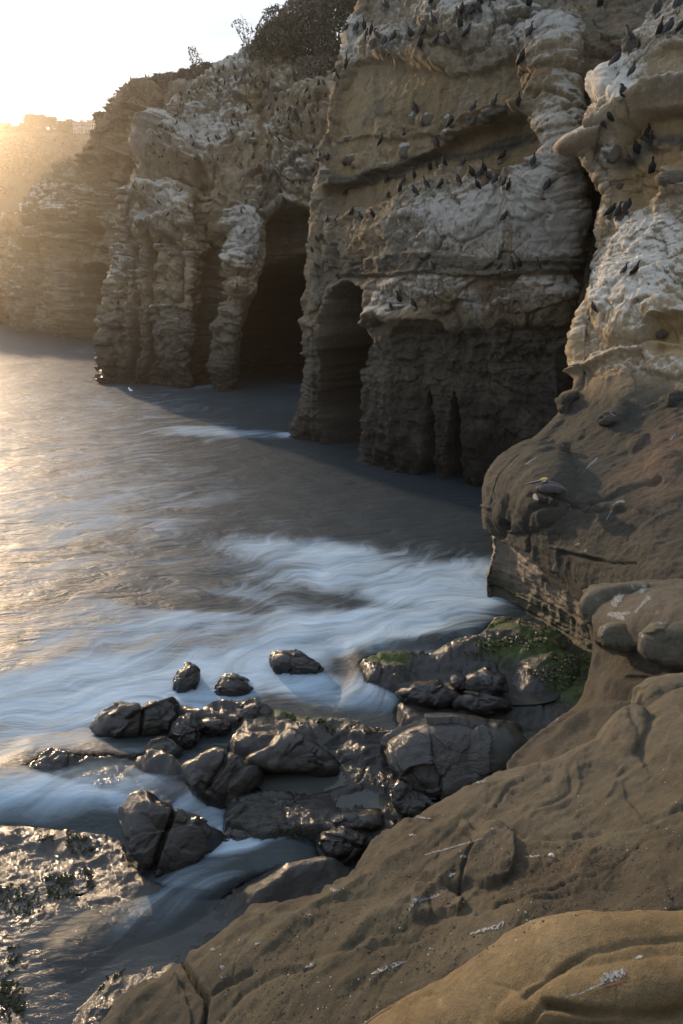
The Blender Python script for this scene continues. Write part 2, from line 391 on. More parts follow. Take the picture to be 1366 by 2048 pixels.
# ledges (lip standing out over the alcoves)
for pts, wd, am in [([(925,240),(960,226),(1000,228),(1045,226),(1085,215)], 9, .75), ([(700,432),(772,405),(825,372),(862,340),(900,338),(960,362),(1010,380),(1050,362),(1095,330)], 8, .35),
                    ([(762,645),(790,628),(830,624),(880,615)], 9, .6), ([(750,240),(800,258),(860,262)], 6, .3), ([(985,545),(1010,538),(1050,538)], 7, .55),
                    ([(640,400),(660,430),(700,438),(745,432)], 7, .4), ([(1000,395),(1020,410)], 7, .3), ([(612,650),(640,655),(660,672)], 7, .5), ([(608,700),(640,700),(655,712)], 7, .3)]:
    out += .55 * am * line(U, V, pts, wd)
knob = [(1052,32,30,13,-8,.9),(828,240,14,17,0,.6),(852,228,9,20,20,.4),(902,268,16,13,0,.7),(895,240,10,20,0,.4),(812,300,14,16,0,.5),(762,300,16,15,0,.5),(705,320,22,12,0,.5),
        (752,88,12,9,0,.5),(930,80,12,18,20,.5),(1075,228,20,14,-20,.8),(1000,345,10,6,0,.5),(870,607,10,8,0,.5),(895,615,9,8,0,.5),(775,625,14,10,0,.6),(800,618,18,9,0,.6),(745,655,12,8,0,.5),(738,645,9,6,0,.4),(745,668,7,6,0,.5),
        (1018,546,16,10,0,.6),(1040,541,18,10,0,.6),(1085,410,18,8,0,.4),(1060,388,14,8,0,.4),(930,215,9,12,0,.3),(1040,105,16,16,0,.4),(860,55,18,14,0,.4),(690,110,12,10,0,.4),(640,600,10,14,0,.3),(1010,600,14,9,-30,.5),(1030,612,12,7,-30,.4),
        (790,870,26,20,20,.4),(775,905,20,24,0,.5),(820,920,16,22,0,.4),(860,925,14,26,0,.6),(945,880,28,40,0,.5),(950,945,24,26,0,.6),(975,960,12,18,0,.5),(830,850,18,22,0,.3)]
kn = nodules(G, U, V, knob, Nn)
white = np.clip(poly(U, V, [(760,640),(765,560),(800,540),(880,545),(960,548),(985,600),(960,650),(930,590),(880,600),(830,615),(790,620)], 14) * .55
    + ell(U, V, (980,450), (230,110), -6) * .75 + ell(U, V, (1120,380), (80,230), 5) * .75 + ell(U, V, (1110,110), (85,110), 0) * .5 + ell(U, V, (1060,600), (120,60)) * .5
    + ell(U, V, (940,40), (220,70), 15) * .55 + ell(U, V, (760,90), (110,60), 10) * .5 + ell(U, V, (700,490), (70,60)) * .3 + ell(U, V, (690,90), (40,90), 15) * .4, 0, 1)
white *= (1 - .9 * ochre); lowz = sst(V, 655, 700)
clean = np.clip(ochre + lowz * .5, 0, 1)
band = np.clip(poly(U, V, [(925,290),(980,272),(1085,262),(1092,278),(1010,292),(940,306),(860,312),(770,352),(660,372),(655,352),(760,330),(860,300)], 4) + .8 * poly(U, V, [(690,552),(770,515),(860,505),(1000,512),(1140,515),(1140,540),(1000,545),(860,542),(770,552)], 6), 0, 1)
st = strata_h(G, 2.2, 11, dip=(0, .02)); sf = strata_h(G, 7.0, 17, dip=(0, .02))
d = relief(G, 1.0, 1, 1.0) * (1 - .65 * clean) + craggy(G, .8, 71) * .2 * (1 - clean) * (.55 + .7 * white)
d += st * (.05 + .13 * lowz + .12 * band) + sf * (.02 + .06 * lowz + .08 * band) + lowz * (.22 * fbm(sc(G, .8), 5, 66, gain=.6, mode='r') + .10 * fbm(sc(G, 2.5), 4, 67, mode='b'))
d += .25 * fbm(sc(G, 1.0, 1.0, .16), 4, 61, mode='r') * (.4 + .6 * lowz)
d += out + kn + rim 
Gd = push(G, Nn, d, inn)
N2 = gnormal(Gd); 
if N2[..., 1].mean() > 0: N2 = -N2
up = blur(N2[..., 2], 1)
c = mixa(TAN * .95, GREY, sst(fbm(sc(G, .35), 4, 90), -.3, .3))
c = mixa(c, RUST, .35 * sst(fbm(sc(G, .5, .5, .25), 4, 95), .15, .6) * (1 - lowz))
c = mixa(c, mixa(OCHRE, TAN, .25 + .5 * sst(fbm(sc(G, .5, .5, 1.5), 4, 94), -.3, .3)) * (1 + .22 * fbm(sc(G, .8, .8, .2), 3, 96))[..., None], .9 * ochre * sst(fbm(sc(G, .6), 3, 97) + ochre, .2, 1.0)); c = mixa(c, OCHRE * .9, .45 * (1 - lowz) * sst(fbm(sc(G, .28), 4, 98), .05, .35))
c = mixa(c, BAND * (1 + .3 * np.sign(sf))[..., None], np.clip(band, 0, 1) * .85)
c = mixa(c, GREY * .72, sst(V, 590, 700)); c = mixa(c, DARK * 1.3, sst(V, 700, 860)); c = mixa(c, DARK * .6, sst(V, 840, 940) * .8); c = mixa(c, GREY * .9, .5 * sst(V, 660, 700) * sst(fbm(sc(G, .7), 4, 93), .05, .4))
c *= (1 + .25 * sf * (.4 + lowz))[..., None]
c = mixa(c, DARK * .3, np.clip(cave, 0, 1))  # the tall cave's darkness is put into the rock colour as well
vst = sst(fbm(sc(G, 2.2, 2.2, .12), 4, 99), .1, .5); c = mixa(c, c * .6, vst * .5)
gu = np.clip(white * .78 + .22 * sst(up, .1, .6) * (1 - lowz * .7) + .25 * np.clip(kn * 2, 0, 1) * sst(up, .0, .4) + .1, 0, 1) * (1 - cave)
gu *= 1 - .85 * band; gu = gu * (1 - .75 * ochre * (up < .35)) * (1 - .75 * sst(V, 640, 700))
wet = sst(V, 660, 800) * .55 + sst(V, 820, 900) * .4
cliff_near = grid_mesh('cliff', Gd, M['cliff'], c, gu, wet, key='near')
tag(cliff_near, 'whitewashed ochre sea cliff with alcoves, tall cave and dark wet foot', kind='structure')

# ---------------------------------------------------------------- middle cliffs, 60 m away
mid = [
 [(225,785,70),(225,752,70),(228,650,70),(250,560,70),(258,470,70),(262,392,71),(300,325,72),(340,275,73),(365,228,74),(380,190,75),(395,182,80)],
 [(208,785,61.5),(209,752,62.5),(214,650,62.5),(236,560,63),(246,470,63.5),(250,392,64),(290,325,65),(328,275,66),(352,228,67),(362,190,68),(378,182,74)],
 [(250,785,60.5),(250,757,61.2),(255,650,61),(265,560,61.5),(272,470,62),(278,392,62.8),(312,325,64),(345,272,65.5),(368,226,66.6),(380,180,68),(392,170,74)],
 [(310,785,59.5),(310,760,60),(310,650,60),(312,560,60.5),(318,470,61),(322,392,61.8),(345,325,63.5),(368,270,65),(390,222,66),(408,164,67.6),(420,158,73)],
 [(375,790,58.3),(375,764,58.8),(373,650,59),(372,560,59),(375,470,60),(380,392,61),(395,325,63),(410,270,64),(425,220,65.5),(436,146,67),(440,142,73)],
 [(420,790,60.5),(420,762,61),(418,650,62),(418,560,62),(420,470,61.5),(430,392,61.2),(440,325,62.5),(450,270,63.5),(460,215,65),(470,128,67),(473,126,73)],
 [(432,800,56.3),(440,776,57),(448,700,57.3),(455,600,57.6),(470,470,58.5),(485,392,59.7),(492,325,61.5),(498,270,63),(505,210,65),(505,106,67),(508,104,73)],
 [(490,798,57),(492,772,57.6),(500,690,58),(510,590,58.2),(528,450,59),(545,392,60),(550,325,61),(550,270,62.5),(552,210,64.5),(545,118,66.5),(548,114,72)],
 [(600,785,58.7),(600,760,59.3),(600,650,59.3),(600,560,59.3),(600,460,59.3),(600,392,59.5),(603,325,60),(608,270,61),(612,205,62.5),(610,140,64.5),(615,110,70)],
 [(720,785,55),(720,760,55.5),(720,650,55.5),(720,560,55.5),(720,460,55.5),(720,392,56),(720,325,56.8),(720,270,58),(715,205,59.5),(715,140,62),(720,100,68)],
]
G = dense(mid, 2.0); Nn = blur(gnormal(G), 6)
if Nn[..., 1].mean() > 0: Nn = -Nn
U0, V0 = proj(G); wq = sc(G, .3)
U = U0 + 9 * fbm(wq, 4, 3) + 3 * fbm(wq * 5, 3, 4); V = V0 + 8 * fbm(wq, 4, 33) + 3 * fbm(wq * 5, 3, 34)
cave1 = poly(U, V, [(538,445),(560,425),(600,420),(650,430),(650,800),(500,800),(505,700),(515,620),(528,540)], 6)
cave2 = poly(U, V, [(496,820),(502,700),(520,610),(548,560),(600,540),(660,560),(660,820)], 42)
rec = poly(U, V, [(400,560),(412,500),(440,470),(462,470),(450,560),(440,640),(428,720),(418,790),(385,790),(392,680)], 8)
rec2 = poly(U, V, [(385,345),(400,330),(415,345),(412,390),(400,470),(388,440)], 7)
rec3 = poly(U, V, [(268,500),(276,480),(282,520),(280,640),(274,760),(264,760),(266,640)], 3)
rec4 = poly(U, V, [(300,470),(308,450),(312,520),(306,600),(304,770),(298,770),(300,600)], 3)
inn = cave1 * 3.2 + cave2 * 7 + rec * 1.3 + rec2 * 1.4 + (rec3 + rec4) * 1.2 + 1.5 * poly(U, V, [(478,300),(520,290),(540,330),(530,372),(500,385),(480,350)], 10) * 0
inn += 1.6 * line(U, V, [(330,480),(360,520),(362,600)], 8) + 1.0 * line(U, V, [(255,385),(330,362),(420,372)], 7)
out = np.zeros(U.shape)
out += 1.4 * ell(U, V, (320, 425), (75, 60), -10) ** .6 + 1.2 * ell(U, V, (305, 395), (30, 16), 0) ** .5 - 1.3 * ell(U, V, (312, 430), (24, 20), 0)
out += 1.1 * ell(U, V, (490, 470), (38, 90), 15) ** .6 + 1.5 * ell(U, V, (560, 350), (120, 70), 0) ** .6 + 2.0 * ell(U, V, (330, 290), (60, 60), -30) ** .6
out += .9 * ell(U, V, (560, 190), (40, 60), 0) ** .6 + 1.5 * ell(U, V, (640, 230), (60, 60), -30) ** .6
out += 1.1 * line(U, V, [(540,425),(580,405),(630,415)], 9) + .8 * line(U, V, [(345,330),(440,335),(520,300),(600,270)], 7)
kn = nodules(G, U, V, [(244,383,13,9,30,1.0),(317,493,10,7,0,.9),(310,618,13,9,0,1.0),(332,612,10,4,0,.7),(275,617,14,5,0,.7),(350,640,12,5,20,.7),(378,509,16,8,0,.8),(478,517,9,7,0,.8),(472,575,14,10,0,.9),
      (500,283,12,8,0,.8),(640,260,10,5,-20,.6),(455,425,9,9,0,.7),(580,310,12,9,0,.7),(540,260,12,8,0,.6),(620,345,14,14,0,.7),(290,545,7,10,0,.5),(225,615,9,16,0,.6)], Nn)
low = sst(V, 600, 680)
white = np.clip(ell(U, V, (330,430), (85,85), 0) * .7 + ell(U, V, (490,480), (45,95), 15) * .9 + ell(U, V, (410,260), (120,90), -35) * .75 + ell(U, V, (580,240), (110,120), 0) * .45
     + ell(U, V, (470,140), (90,50), -30) * .6 + ell(U, V, (250,540), (25,90)) * .5 + ell(U, V, (580,380), (80,60)) * .4, 0, 1)
st = strata_h(G, 1.2, 11, dip=(.0, .01)); sf = strata_h(G, 4.5, 17)
d = relief(G, 1.6, 101, 1.0) * .9 + craggy(G, 1.4, 171) * .2 * (.5 + .6 * white) * (1 - low) + st * (.09 + .14 * low) + sf * (.03 + .06 * low) + low * .3 * fbm(sc(G, .6), 5, 166, gain=.6, mode='r')
d += .75 * fbm(sc(G, .5, .5, .07), 4, 161, mode='r') * (.35 + .65 * sst(V, 330, 480)) + out + kn 
Gd = push(G, Nn, d, inn)
N2 = gnormal(Gd)
if N2[..., 1].mean() > 0: N2 = -N2
up = blur(N2[..., 2], 1)
c = mixa(TAN, GREY, sst(fbm(sc(G, .2), 4, 190), -.3, .3))
c = mixa(c, RUST, .3 * sst(fbm(sc(G, .3), 4, 195), .15, .6)); c = mixa(c, OCHRE, .55 * sst(fbm(sc(G, .16), 4, 196), .0, .4) * (1 - .6 * low))
c = mixa(c, OCHRE, .6 * ell(U, V, (510, 215), (22, 60), 0))
c = mixa(c, GREY * .7, sst(V, 560, 660)); c = mixa(c, DARK, sst(V, 690, 760)); c = mixa(c, DARK * .3, cave2)  # last mix paints the wide cave's shade into the colour
c *= (1 + .3 * sf * (.3 + low))[..., None]
gu = np.clip(white * .75 + .25 * sst(up, .1, .6) + .4 * np.clip(kn * 2, 0, 1) * sst(up, 0, .4) + .08, 0, 1) * (1 - cave1) * (1 - .75 * low)
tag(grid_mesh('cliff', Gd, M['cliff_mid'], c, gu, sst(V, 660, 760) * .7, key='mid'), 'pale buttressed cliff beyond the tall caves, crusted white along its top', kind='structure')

# ---------------------------------------------------------------- far headland, 90 to 125 m away
far = [
 [(70,700,135),(70,640,135),(75,560,135),(85,480,134),(95,400,133),(120,366,131),(185,348,122),(200,292,113),(216,264,109),(232,236,105),(254,190,102),(262,184,108)],
 [(46,690,124),(49,640,124.5),(55,560,124),(64,480,123),(79,400,122),(108,362,120),(174,345,112),(190,290,104),(208,262,100),(225,232,96),(248,186,93),(262,183,99)],
 [(80,690,118),(82,655,118.5),(88,580,118),(96,500,118),(110,420,116),(132,368,113),(186,345,105),(204,290,100),(223,262,97),(242,228,94),(268,184,91.5),(280,178,98)],
 [(128,695,111),(130,668,112),(132,600,112),(138,520,112),(144,430,110),(160,380,106),(200,345,98.5),(220,290,96.5),(240,262,94.5),(260,225,92),(290,182,90),(300,176,97)],
 [(165,705,103.5),(165,680,104.5),(170,600,104),(175,520,103),(185,430,100),(200,380,97),(235,335,93),(255,290,91),(275,250,90),(295,215,88),(325,180,87),(330,172,94)],
 [(215,712,92.5),(215,692,94),(218,600,94),(220,520,93.5),(225,430,92),(240,380,90),(265,335,88),(285,290,87),(305,250,86),(330,210,85),(365,182,84),(368,172,92)],
 [(300,712,87.5),(300,692,88),(300,600,88),(300,520,88),(310,430,87),(320,380,86),(340,335,84),(360,290,83.5),(385,250,83),(410,210,82),(440,182,81),(445,172,88)],
]
G = dense(far, 2.0); Nn = blur(gnormal(G), 6)
if Nn[..., 1].mean() > 0: Nn = -Nn
U0, V0 = proj(G); wq = sc(G, .2)
U = U0 + 6 * fbm(wq, 4, 3) + 2 * fbm(wq * 5, 3, 4); V = V0 + 6 * fbm(wq, 4, 33)
cv = poly(U, V, [(176,545),(190,520),(205,530),(215,570),(222,720),(165,720),(165,640),(168,590)], 5) + poly(U, V, [(110,700),(112,640),(118,600),(124,640),(122,700)], 3) * .6
inn = cv * 8 + 2.0 * line(U, V, [(215,560),(185,520),(205,440),(240,330)], 6) + 2 * line(U, V, [(245,300),(225,360),(215,420)], 5)
out = 3 * ell(U, V, (80, 520), (30, 150), 10) ** .6 + 3 * ell(U, V, (145, 500), (28, 190), 0) ** .6 + 2 * ell(U, V, (160, 420), (70, 50), 0) ** .6
out += 1.2 * line(U, V, [(95,482),(150,478),(200,490),(240,497)], 5) + 1.4 * line(U, V, [(170,345),(200,318),(262,315),(300,330)], 5) + 1.2 * line(U, V, [(240,240),(300,225),(340,235)], 5)
low = sst(V, 590, 650); st = strata_h(G, .9, 11); sf = strata_h(G, 2.6, 17)
d = relief(G, 2.2, 201) * .9 + craggy(G, 2.0, 271) * .15 + st * .32 + sf * .1 + 1.0 * fbm(sc(G, .35, .35, .05), 4, 261, mode='r') + out 
Gd = push(G, Nn, d, inn)
N2 = gnormal(Gd)
if N2[..., 1].mean() > 0: N2 = -N2
up = blur(N2[..., 2], 1)
uphi = 1 - sst(V, 330, 380)
c = .72 * mixa(TAN, mixa(OCHRE, RUST, .3), .25 + .5 * uphi); c = mixa(c, GREY, sst(fbm(sc(G, .12), 4, 290), 0, .4) * .7)
c = mixa(c, DARK, sst(V, 620, 680) * .8); c = mixa(c, DARK, np.clip(cv, 0, 1)); c *= (1 + .35 * st)[..., None]  # second mix paints the sea cave's shade into the colour
gu = np.clip(.30 * sst(up, .1, .6) + .38 * ell(U, V, (150, 420), (90, 90)) + .3 * ell(U, V, (90, 560), (40, 120)), 0, 1) * (1 - .6 * uphi)
tag(grid_mesh('cliff', Gd, M['cliff_far'], c, gu, sst(V, 640, 690) * .6, key='far'), 'brown layered headland with sea cave under a scrubby rim', kind='structure')

# ---------------------------------------------------------------- hillside and low bluff beyond
def hill_grid():
    cols = [(-420, 60), (-260, 45), (-160, 25), (-90, 10), (-30, 0), (40, 0), (110, 0), (180, 0), (260, -4), (420, -20), (640, -30)]
    out = []
    for u, dv in cols:
        out.append([(u, 668 + 0 * dv, 150), (u, 630 + dv, 158), (u, 560 + dv, 170), (u, 470 + dv, 185), (u, 400 + dv, 205), (u, 335 + dv, 232), (u, 292 + dv, 260), (u, 270 + dv, 285), (u, 264 + dv, 310), (u, 266 + dv, 420)])
    return out
G = dense(hill_grid(), 4); U, V = proj(G)
Gd = G.copy(); Gd[..., 2] += 3.2 * fbm(sc(G, .045), 5, 300) * sst(G[..., 2], 0, 8) * (1 - .85 * sst(V, 300, 275)) + .7 * fbm(sc(G, .3), 4, 310, mode='b')
c = mixa(np.array([.05, .042, .022]), np.array([.09, .07, .035]), sst(fbm(sc(G, .07), 5, 320), -.3, .4))
tag(grid_mesh('hillside', Gd, M['cliff_far'], c, np.zeros(U.shape), np.zeros(U.shape), key='hill'), 'brown scrub hillside rising behind the headland', kind='structure')
bluff = [[(u, 690, Y + 1) for u, Y in [(x, y)]] + [(u, 655, Y), (u, 560, Y + 1), (u + 2, 490, Y + 2), (u + 5, tv, Y + 4), (u + 6, tv - 4, Y + 14)] for u, Y, x, y, tv in
         [(-260, 150, -260, 150, 500), (-150, 146, -150, 146, 470), (-60, 142, -60, 142, 452), (0, 138, 0, 138, 447), (40, 136, 40, 136, 444), (66, 136, 66, 136, 444), (110, 139, 110, 139, 448)]]
G = dense(bluff, 2.5); Nn = blur(gnormal(G), 3)
if Nn[..., 1].mean() > 0: Nn = -Nn
U, V = proj(G)
d = relief(G, 2.6, 401) * .9 + craggy(G, 2, 471) * .2 + .8 * fbm(sc(G, .3, .3, .05), 4, 461, mode='r')
Gd = G + Nn * d[..., None]
c = mixa(RUST, TAN, sst(fbm(sc(G, .15), 4, 490), -.2, .3)); c = mixa(c, DARK, sst(V, 610, 650) * .7)
tag(grid_mesh('cliff', Gd, M['cliff_far'], c, .2 + 0 * U, sst(V, 630, 660) * .5, key='bluff'), 'low rusty bluff at the far end of the cove', kind='structure')

# ---------------------------------------------------------------- right-hand wall and rounded promontory (13 to 25 m)
prom = [
 [(1010,1230,23),(1010,1150,23.5),(1010,1060,23.5),(1015,975,24),(1040,915,24.5),(1135,835,25.5),(1190,752,26.5),(1190,660,27),(1235,545,28),(1225,470,28.5),(1240,390,28.7),(1215,280,29),(1240,180,29.5),(1290,90,30),(1350,0,31),(1420,-150,33)],
 [(962,1205,18.6),(961,1150,19.0),(966,1062,19.2),(976,972,19.6),(1012,918,20.2),(1115,836,21.5),(1162,752,22.5),(1158,660,23),(1205,545,24),(1195,470,24.5),(1211,390,24.7),(1168,283,25),(1205,180,25.5),(1254,90,26),(1318,0,27),(1390,-150,29)],
 [(1000,1215,17.9),(1000,1165,18.2),(1003,1080,18.0),(1018,990,18.2),(1055,925,19.0),(1132,845,20.6),(1180,757,21.7),(1184,660,22.3),(1224,545,23.3),(1218,470,23.8),(1230,390,24.1),(1198,282,24.4),(1232,180,24.9),(1276,90,25.5),(1335,0,26.5),(1410,-150,28.5)],
 [(1065,1250,16.5),(1065,1205,16.7),(1068,1130,16.3),(1075,1040,16.2),(1105,955,17.0),(1165,860,19.2),(1208,765,20.6),(1220,660,21.4),(1252,545,22.5),(1246,470,23),(1256,390,23.4),(1245,281,23.7),(1270,180,24.1),(1306,90,24.9),(1358,0,25.9),(1440,-150,27.9)],
 [(1130,1300,15.1),(1130,1255,15.3),(1134,1185,14.7),(1145,1085,14.7),(1175,985,15.6),(1220,880,17.8),(1255,775,19.6),(1272,665,20.7),(1296,545,21.8),(1292,470,22.2),(1300,390,22.4),(1300,281,22.9),(1320,180,23.4),(1350,90,24.2),(1400,0,25.2),(1480,-150,27)],
 [(1200,1350,13.7),(1200,1310,13.9),(1205,1240,13.3),(1215,1130,13.3),(1245,1010,14.5),(1285,895,16.8),(1315,785,18.8),(1335,670,19.9),(1350,550,21),(1352,470,21.4),(1358,390,21.6),(1365,280,22),(1380,180,22.6),(1405,90,23.4),(1450,0,24.4),(1530,-150,26.2)],
 [(1300,1430,12.0),(1300,1390,12.1),(1305,1300,11.6),(1320,1160,11.8),(1345,1030,13.2),(1375,905,15.7),(1400,790,17.8),(1420,675,19),(1435,552,20),(1440,470,20.4),(1445,390,20.6),(1455,280,21),(1470,180,21.5),(1495,90,22.3),(1540,0,23.4),(1620,-150,25)],
 [(1480,1500,10.6),(1480,1470,10.7),(1485,1350,10.3),(1500,1190,10.5),(1520,1050,12),(1545,920,14.4),(1565,800,16.6),(1580,680,17.8),(1590,555,18.8),(1600,470,19.2),(1605,390,19.4),(1615,280,19.8),(1630,180,20.3),(1655,90,21),(1700,0,22),(1780,-150,24)],
]
prom.append([(u + 380, v + 30, Y - 2.2) for u, v, Y in prom[-1]]); prom.append([(u + 500, v + 40, Y - 2.0) for u, v, Y in prom[-1]])
G = dense(prom, 2.2, 60); Nn = blur(gnormal(G), 6)
if Nn[..., 1].mean() > 0: Nn = -Nn
U0, V0 = proj(G); wq = sc(G, .5)
U = U0 + 9 * fbm(wq, 4, 3) + 3 * fbm(wq * 5, 3, 4); V = V0 + 8 * fbm(wq, 4, 33) + 3 * fbm(wq * 5, 3, 34)
lower = sst(V, 735, 800)                     # smooth promontory below the craggy wall
strip = poly(U, V, [(940,1062),(968,1060),(1010,1085),(1055,1108),(1105,1168),(1150,1210),(1200,1262),(1320,1390),(1300,1500),(1100,1400),(940,1250)], 4)
alc = poly(U, V, [(1225,320),(1250,255),(1290,235),(1366,215),(1440,210),(1440,330),(1366,345),(1330,330),(1310,380),(1260,420),(1235,400)], 7) \
    + poly(U, V, [(1290,120),(1320,100),(1366,95),(1400,100),(1400,150),(1340,150),(1310,190),(1285,200)], 7) * .5
alc2 = poly(U, V, [(1290,690),(1310,665),(1380,640),(1440,630),(1440,700),(1366,720),(1310,716)], 7)
inn = strip * .38 + alc * .7 + alc2 * .6
out = .9 * line(U, V, [(1168,285),(1215,262),(1262,225),(1310,200),(1400,180)], 14) + .55 * ell(U, V, (1225, 170), (45, 60), -35) ** .8 + .35 * ell(U, V, (1335, 350), (40, 34), 0) ** .8
out += .6 * ell(U, V, (1285, 560), (100, 140), 25) ** .6 + .35 * line(U, V, [(1160,745),(1230,712),(1300,700),(1400,718)], 9) + .4 * ell(U, V, (1340, 640), (50, 26), -25) ** .5
out += .45 * ell(U, V, (1060, 975), (100, 90), -35) ** .7
kn = nodules(G, U, V, [(1262,95,16,12,0,.5),(1298,285,20,12,0,.5),(1226,305,24,30,20,.6),(1345,375,26,14,0,.4),(1240,375,9,8,0,.3),(1300,360,10,14,0,.35),(1243,440,16,16,0,.4),(1222,450,12,12,0,.3),
      (1136,800,22,22,-30,.55),(1128,818,12,12,0,.4),(1232,838,36,18,-35,.35),(1275,890,26,12,-30,.3),(1128,902,14,12,0,.22),(1350,800,22,16,-35,.5),(1000,1050,16,6,0,.0),(1092,1000,28,9,4,.0),(1120,1010,24,8,-8,.16),
      (1210,1010,60,9,-2,.2),(1290,1012,30,8,0,.15),(1150,1105,55,5,10,.16),(1320,665,30,12,-20,.5),(1356,650,20,14,-10,.4),(1190,605,9,6,0,.3),(1215,625,14,10,0,.3),(1330,935,40,30,-30,.25),(978,1014,18,5,8,.25),(1240,810,20,10,0,.2)], Nn)
gro = .10 * line(U, V, [(1090,1010),(1160,1012),(1230,990),(1320,962)], 4) + .10 * line(U, V, [(1060,1110),(1066,1060),(1085,1030),(1120,1020)], 4) + .08 * line(U, V, [(1012,990),(1060,930),(1110,880)], 4) \
    + .07 * line(U, V, [(1120,1110),(1210,1124),(1260,1120)], 3) + .12 * line(U, V, [(1010,1070),(1030,1030),(1042,1010)], 5) + .06 * line(U, V, [(1080,960),(1140,890),(1200,850)], 5)
gro += .5 * ell(U, V, (1027, 1048), (14, 12), 0)
st = strata_h(G, 3.5, 11, dip=(.0, .04)); sf = strata_h(G, 10, 17, dip=(0, .04), warp=.25)
rough = 1 - lower
d = relief(G, .8, 501) * (.12 + .88 * rough) + craggy(G, .7, 571) * .2 * rough * (1 - .6 * alc) + strip * (.16 * st + .10 * sf + .12 * fbm(sc(G, 1.5), 4, 572, mode='r'))
d += lower * (.18 * fbm(sc(G, .55, .55, .55), 4, 580) + .05 * fbm(sc(G, 1.2, 3, 3), 4, 585, mode='r')) + out + kn - gro
Gd = push(G, Nn, d, inn)
N2 = gnormal(Gd)
if N2[..., 1].mean() > 0: N2 = -N2
up = blur(N2[..., 2], 1)
c = mixa(TAN, GREY, sst(fbm(sc(G, .4), 4, 590), -.3, .3) * .8 + .1)
c = mixa(c, OCHRE, np.clip(alc + alc2, 0, 1) * .9); c = mixa(c, RUST, .3 * sst(fbm(sc(G, .4), 4, 595), .15, .6) * rough)
c = mixa(c, BAND, line(U, V, [(1225,330),(1260,300),(1300,275),(1400,262)], 14) * alc)
c = mixa(c, np.array([.062, .058, .045]) * (1 + .25 * fbm(sc(G, .8), 4, 597))[..., None], sst(V, 720, 820))  # lower rock toned down: foreground shade put into its colour
c = mixa(c, np.array([.20, .13, .085]), .5 * lower * poly(U, V, [(1230,960),(1300,880),(1366,820),(1420,820),(1420,960),(1300,1000)], 30))
c = mixa(c, np.array([.33, .27, .20]) * (1 + .5 * sf)[..., None], strip * .9); c = mixa(c, DARK, strip * sst(sf, .1, .3) * .8)
c = mixa(c, np.array([.035, .042, .015]), strip * sst(V0 - .62 * (U0 - 960), 1120, 1150) * .8)
c = mixa(c, np.array([.05, .09, .02]), .7 * line(U, V, [(1300,640),(1330,600),(1380,575)], 16) * sst(fbm(sc(G, 3), 3, 598), -.1, .3))
gu = np.clip((.22 * sst(up, .1, .6) + .33 + .35 * ell(U, V, (1280, 540), (110, 150), 20) + .4 * ell(U, V, (1230, 170), (60, 70)) + .4 * np.clip(kn * 2, 0, 1)) * rough * (1 - .8 * np.clip(alc + alc2, 0, 1)), 0, 1)
wet = strip * .45 + lower * .14
Gprom = Gd
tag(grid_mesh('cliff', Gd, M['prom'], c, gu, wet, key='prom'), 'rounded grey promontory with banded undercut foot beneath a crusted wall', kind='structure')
# ================================================================ REEF, WATER
REEFP = .45
def smax(a, b, k=.12): 
    h = np.clip(.5 + .5 * (a - b) / k, 0, 1); return b * (1 - h) + a * h + k * h * (1 - h)
plat = [(-900,1660),(-300,1640),(0,1624),(130,1636),(240,1652),(262,1700),(300,1742),(350,1758),(430,1762),(500,1722),(560,1706),(660,1722),(760,1700),(1200,1700),(1400,2400),(-900,2400)]
reefA = [(440,1640),(448,1600),(480,1572),(520,1556),(515,1520),(470,1488),(462,1462),(490,1425),(470,1400),(500,1392),(560,1404),(620,1412),(700,1426),(780,1436),(830,1446),(1000,1440),(1250,1440),(1400,1700),(800,1760),(760,1690),(640,1650),(520,1665)]
reefB = [(716,1296),(760,1280),(860,1290),(900,1276),(955,1268),(985,1210),(1050,1215),(1200,1290),(1320,1400),(1320,1500),(1000,1470),(850,1450),(800,1410),(790,1380),(820,1362),(770,1350),(735,1335)]
reefC = [(20,1512),(88,1478),(200,1480),(330,1488),(372,1510),(392,1560),(330,1600),(200,1572),(100,1545)]
reefD = [(340,1400),(350,1376),(400,1385),(430,1372),(500,1378),(520,1400),(480,1420),(400,1410)]
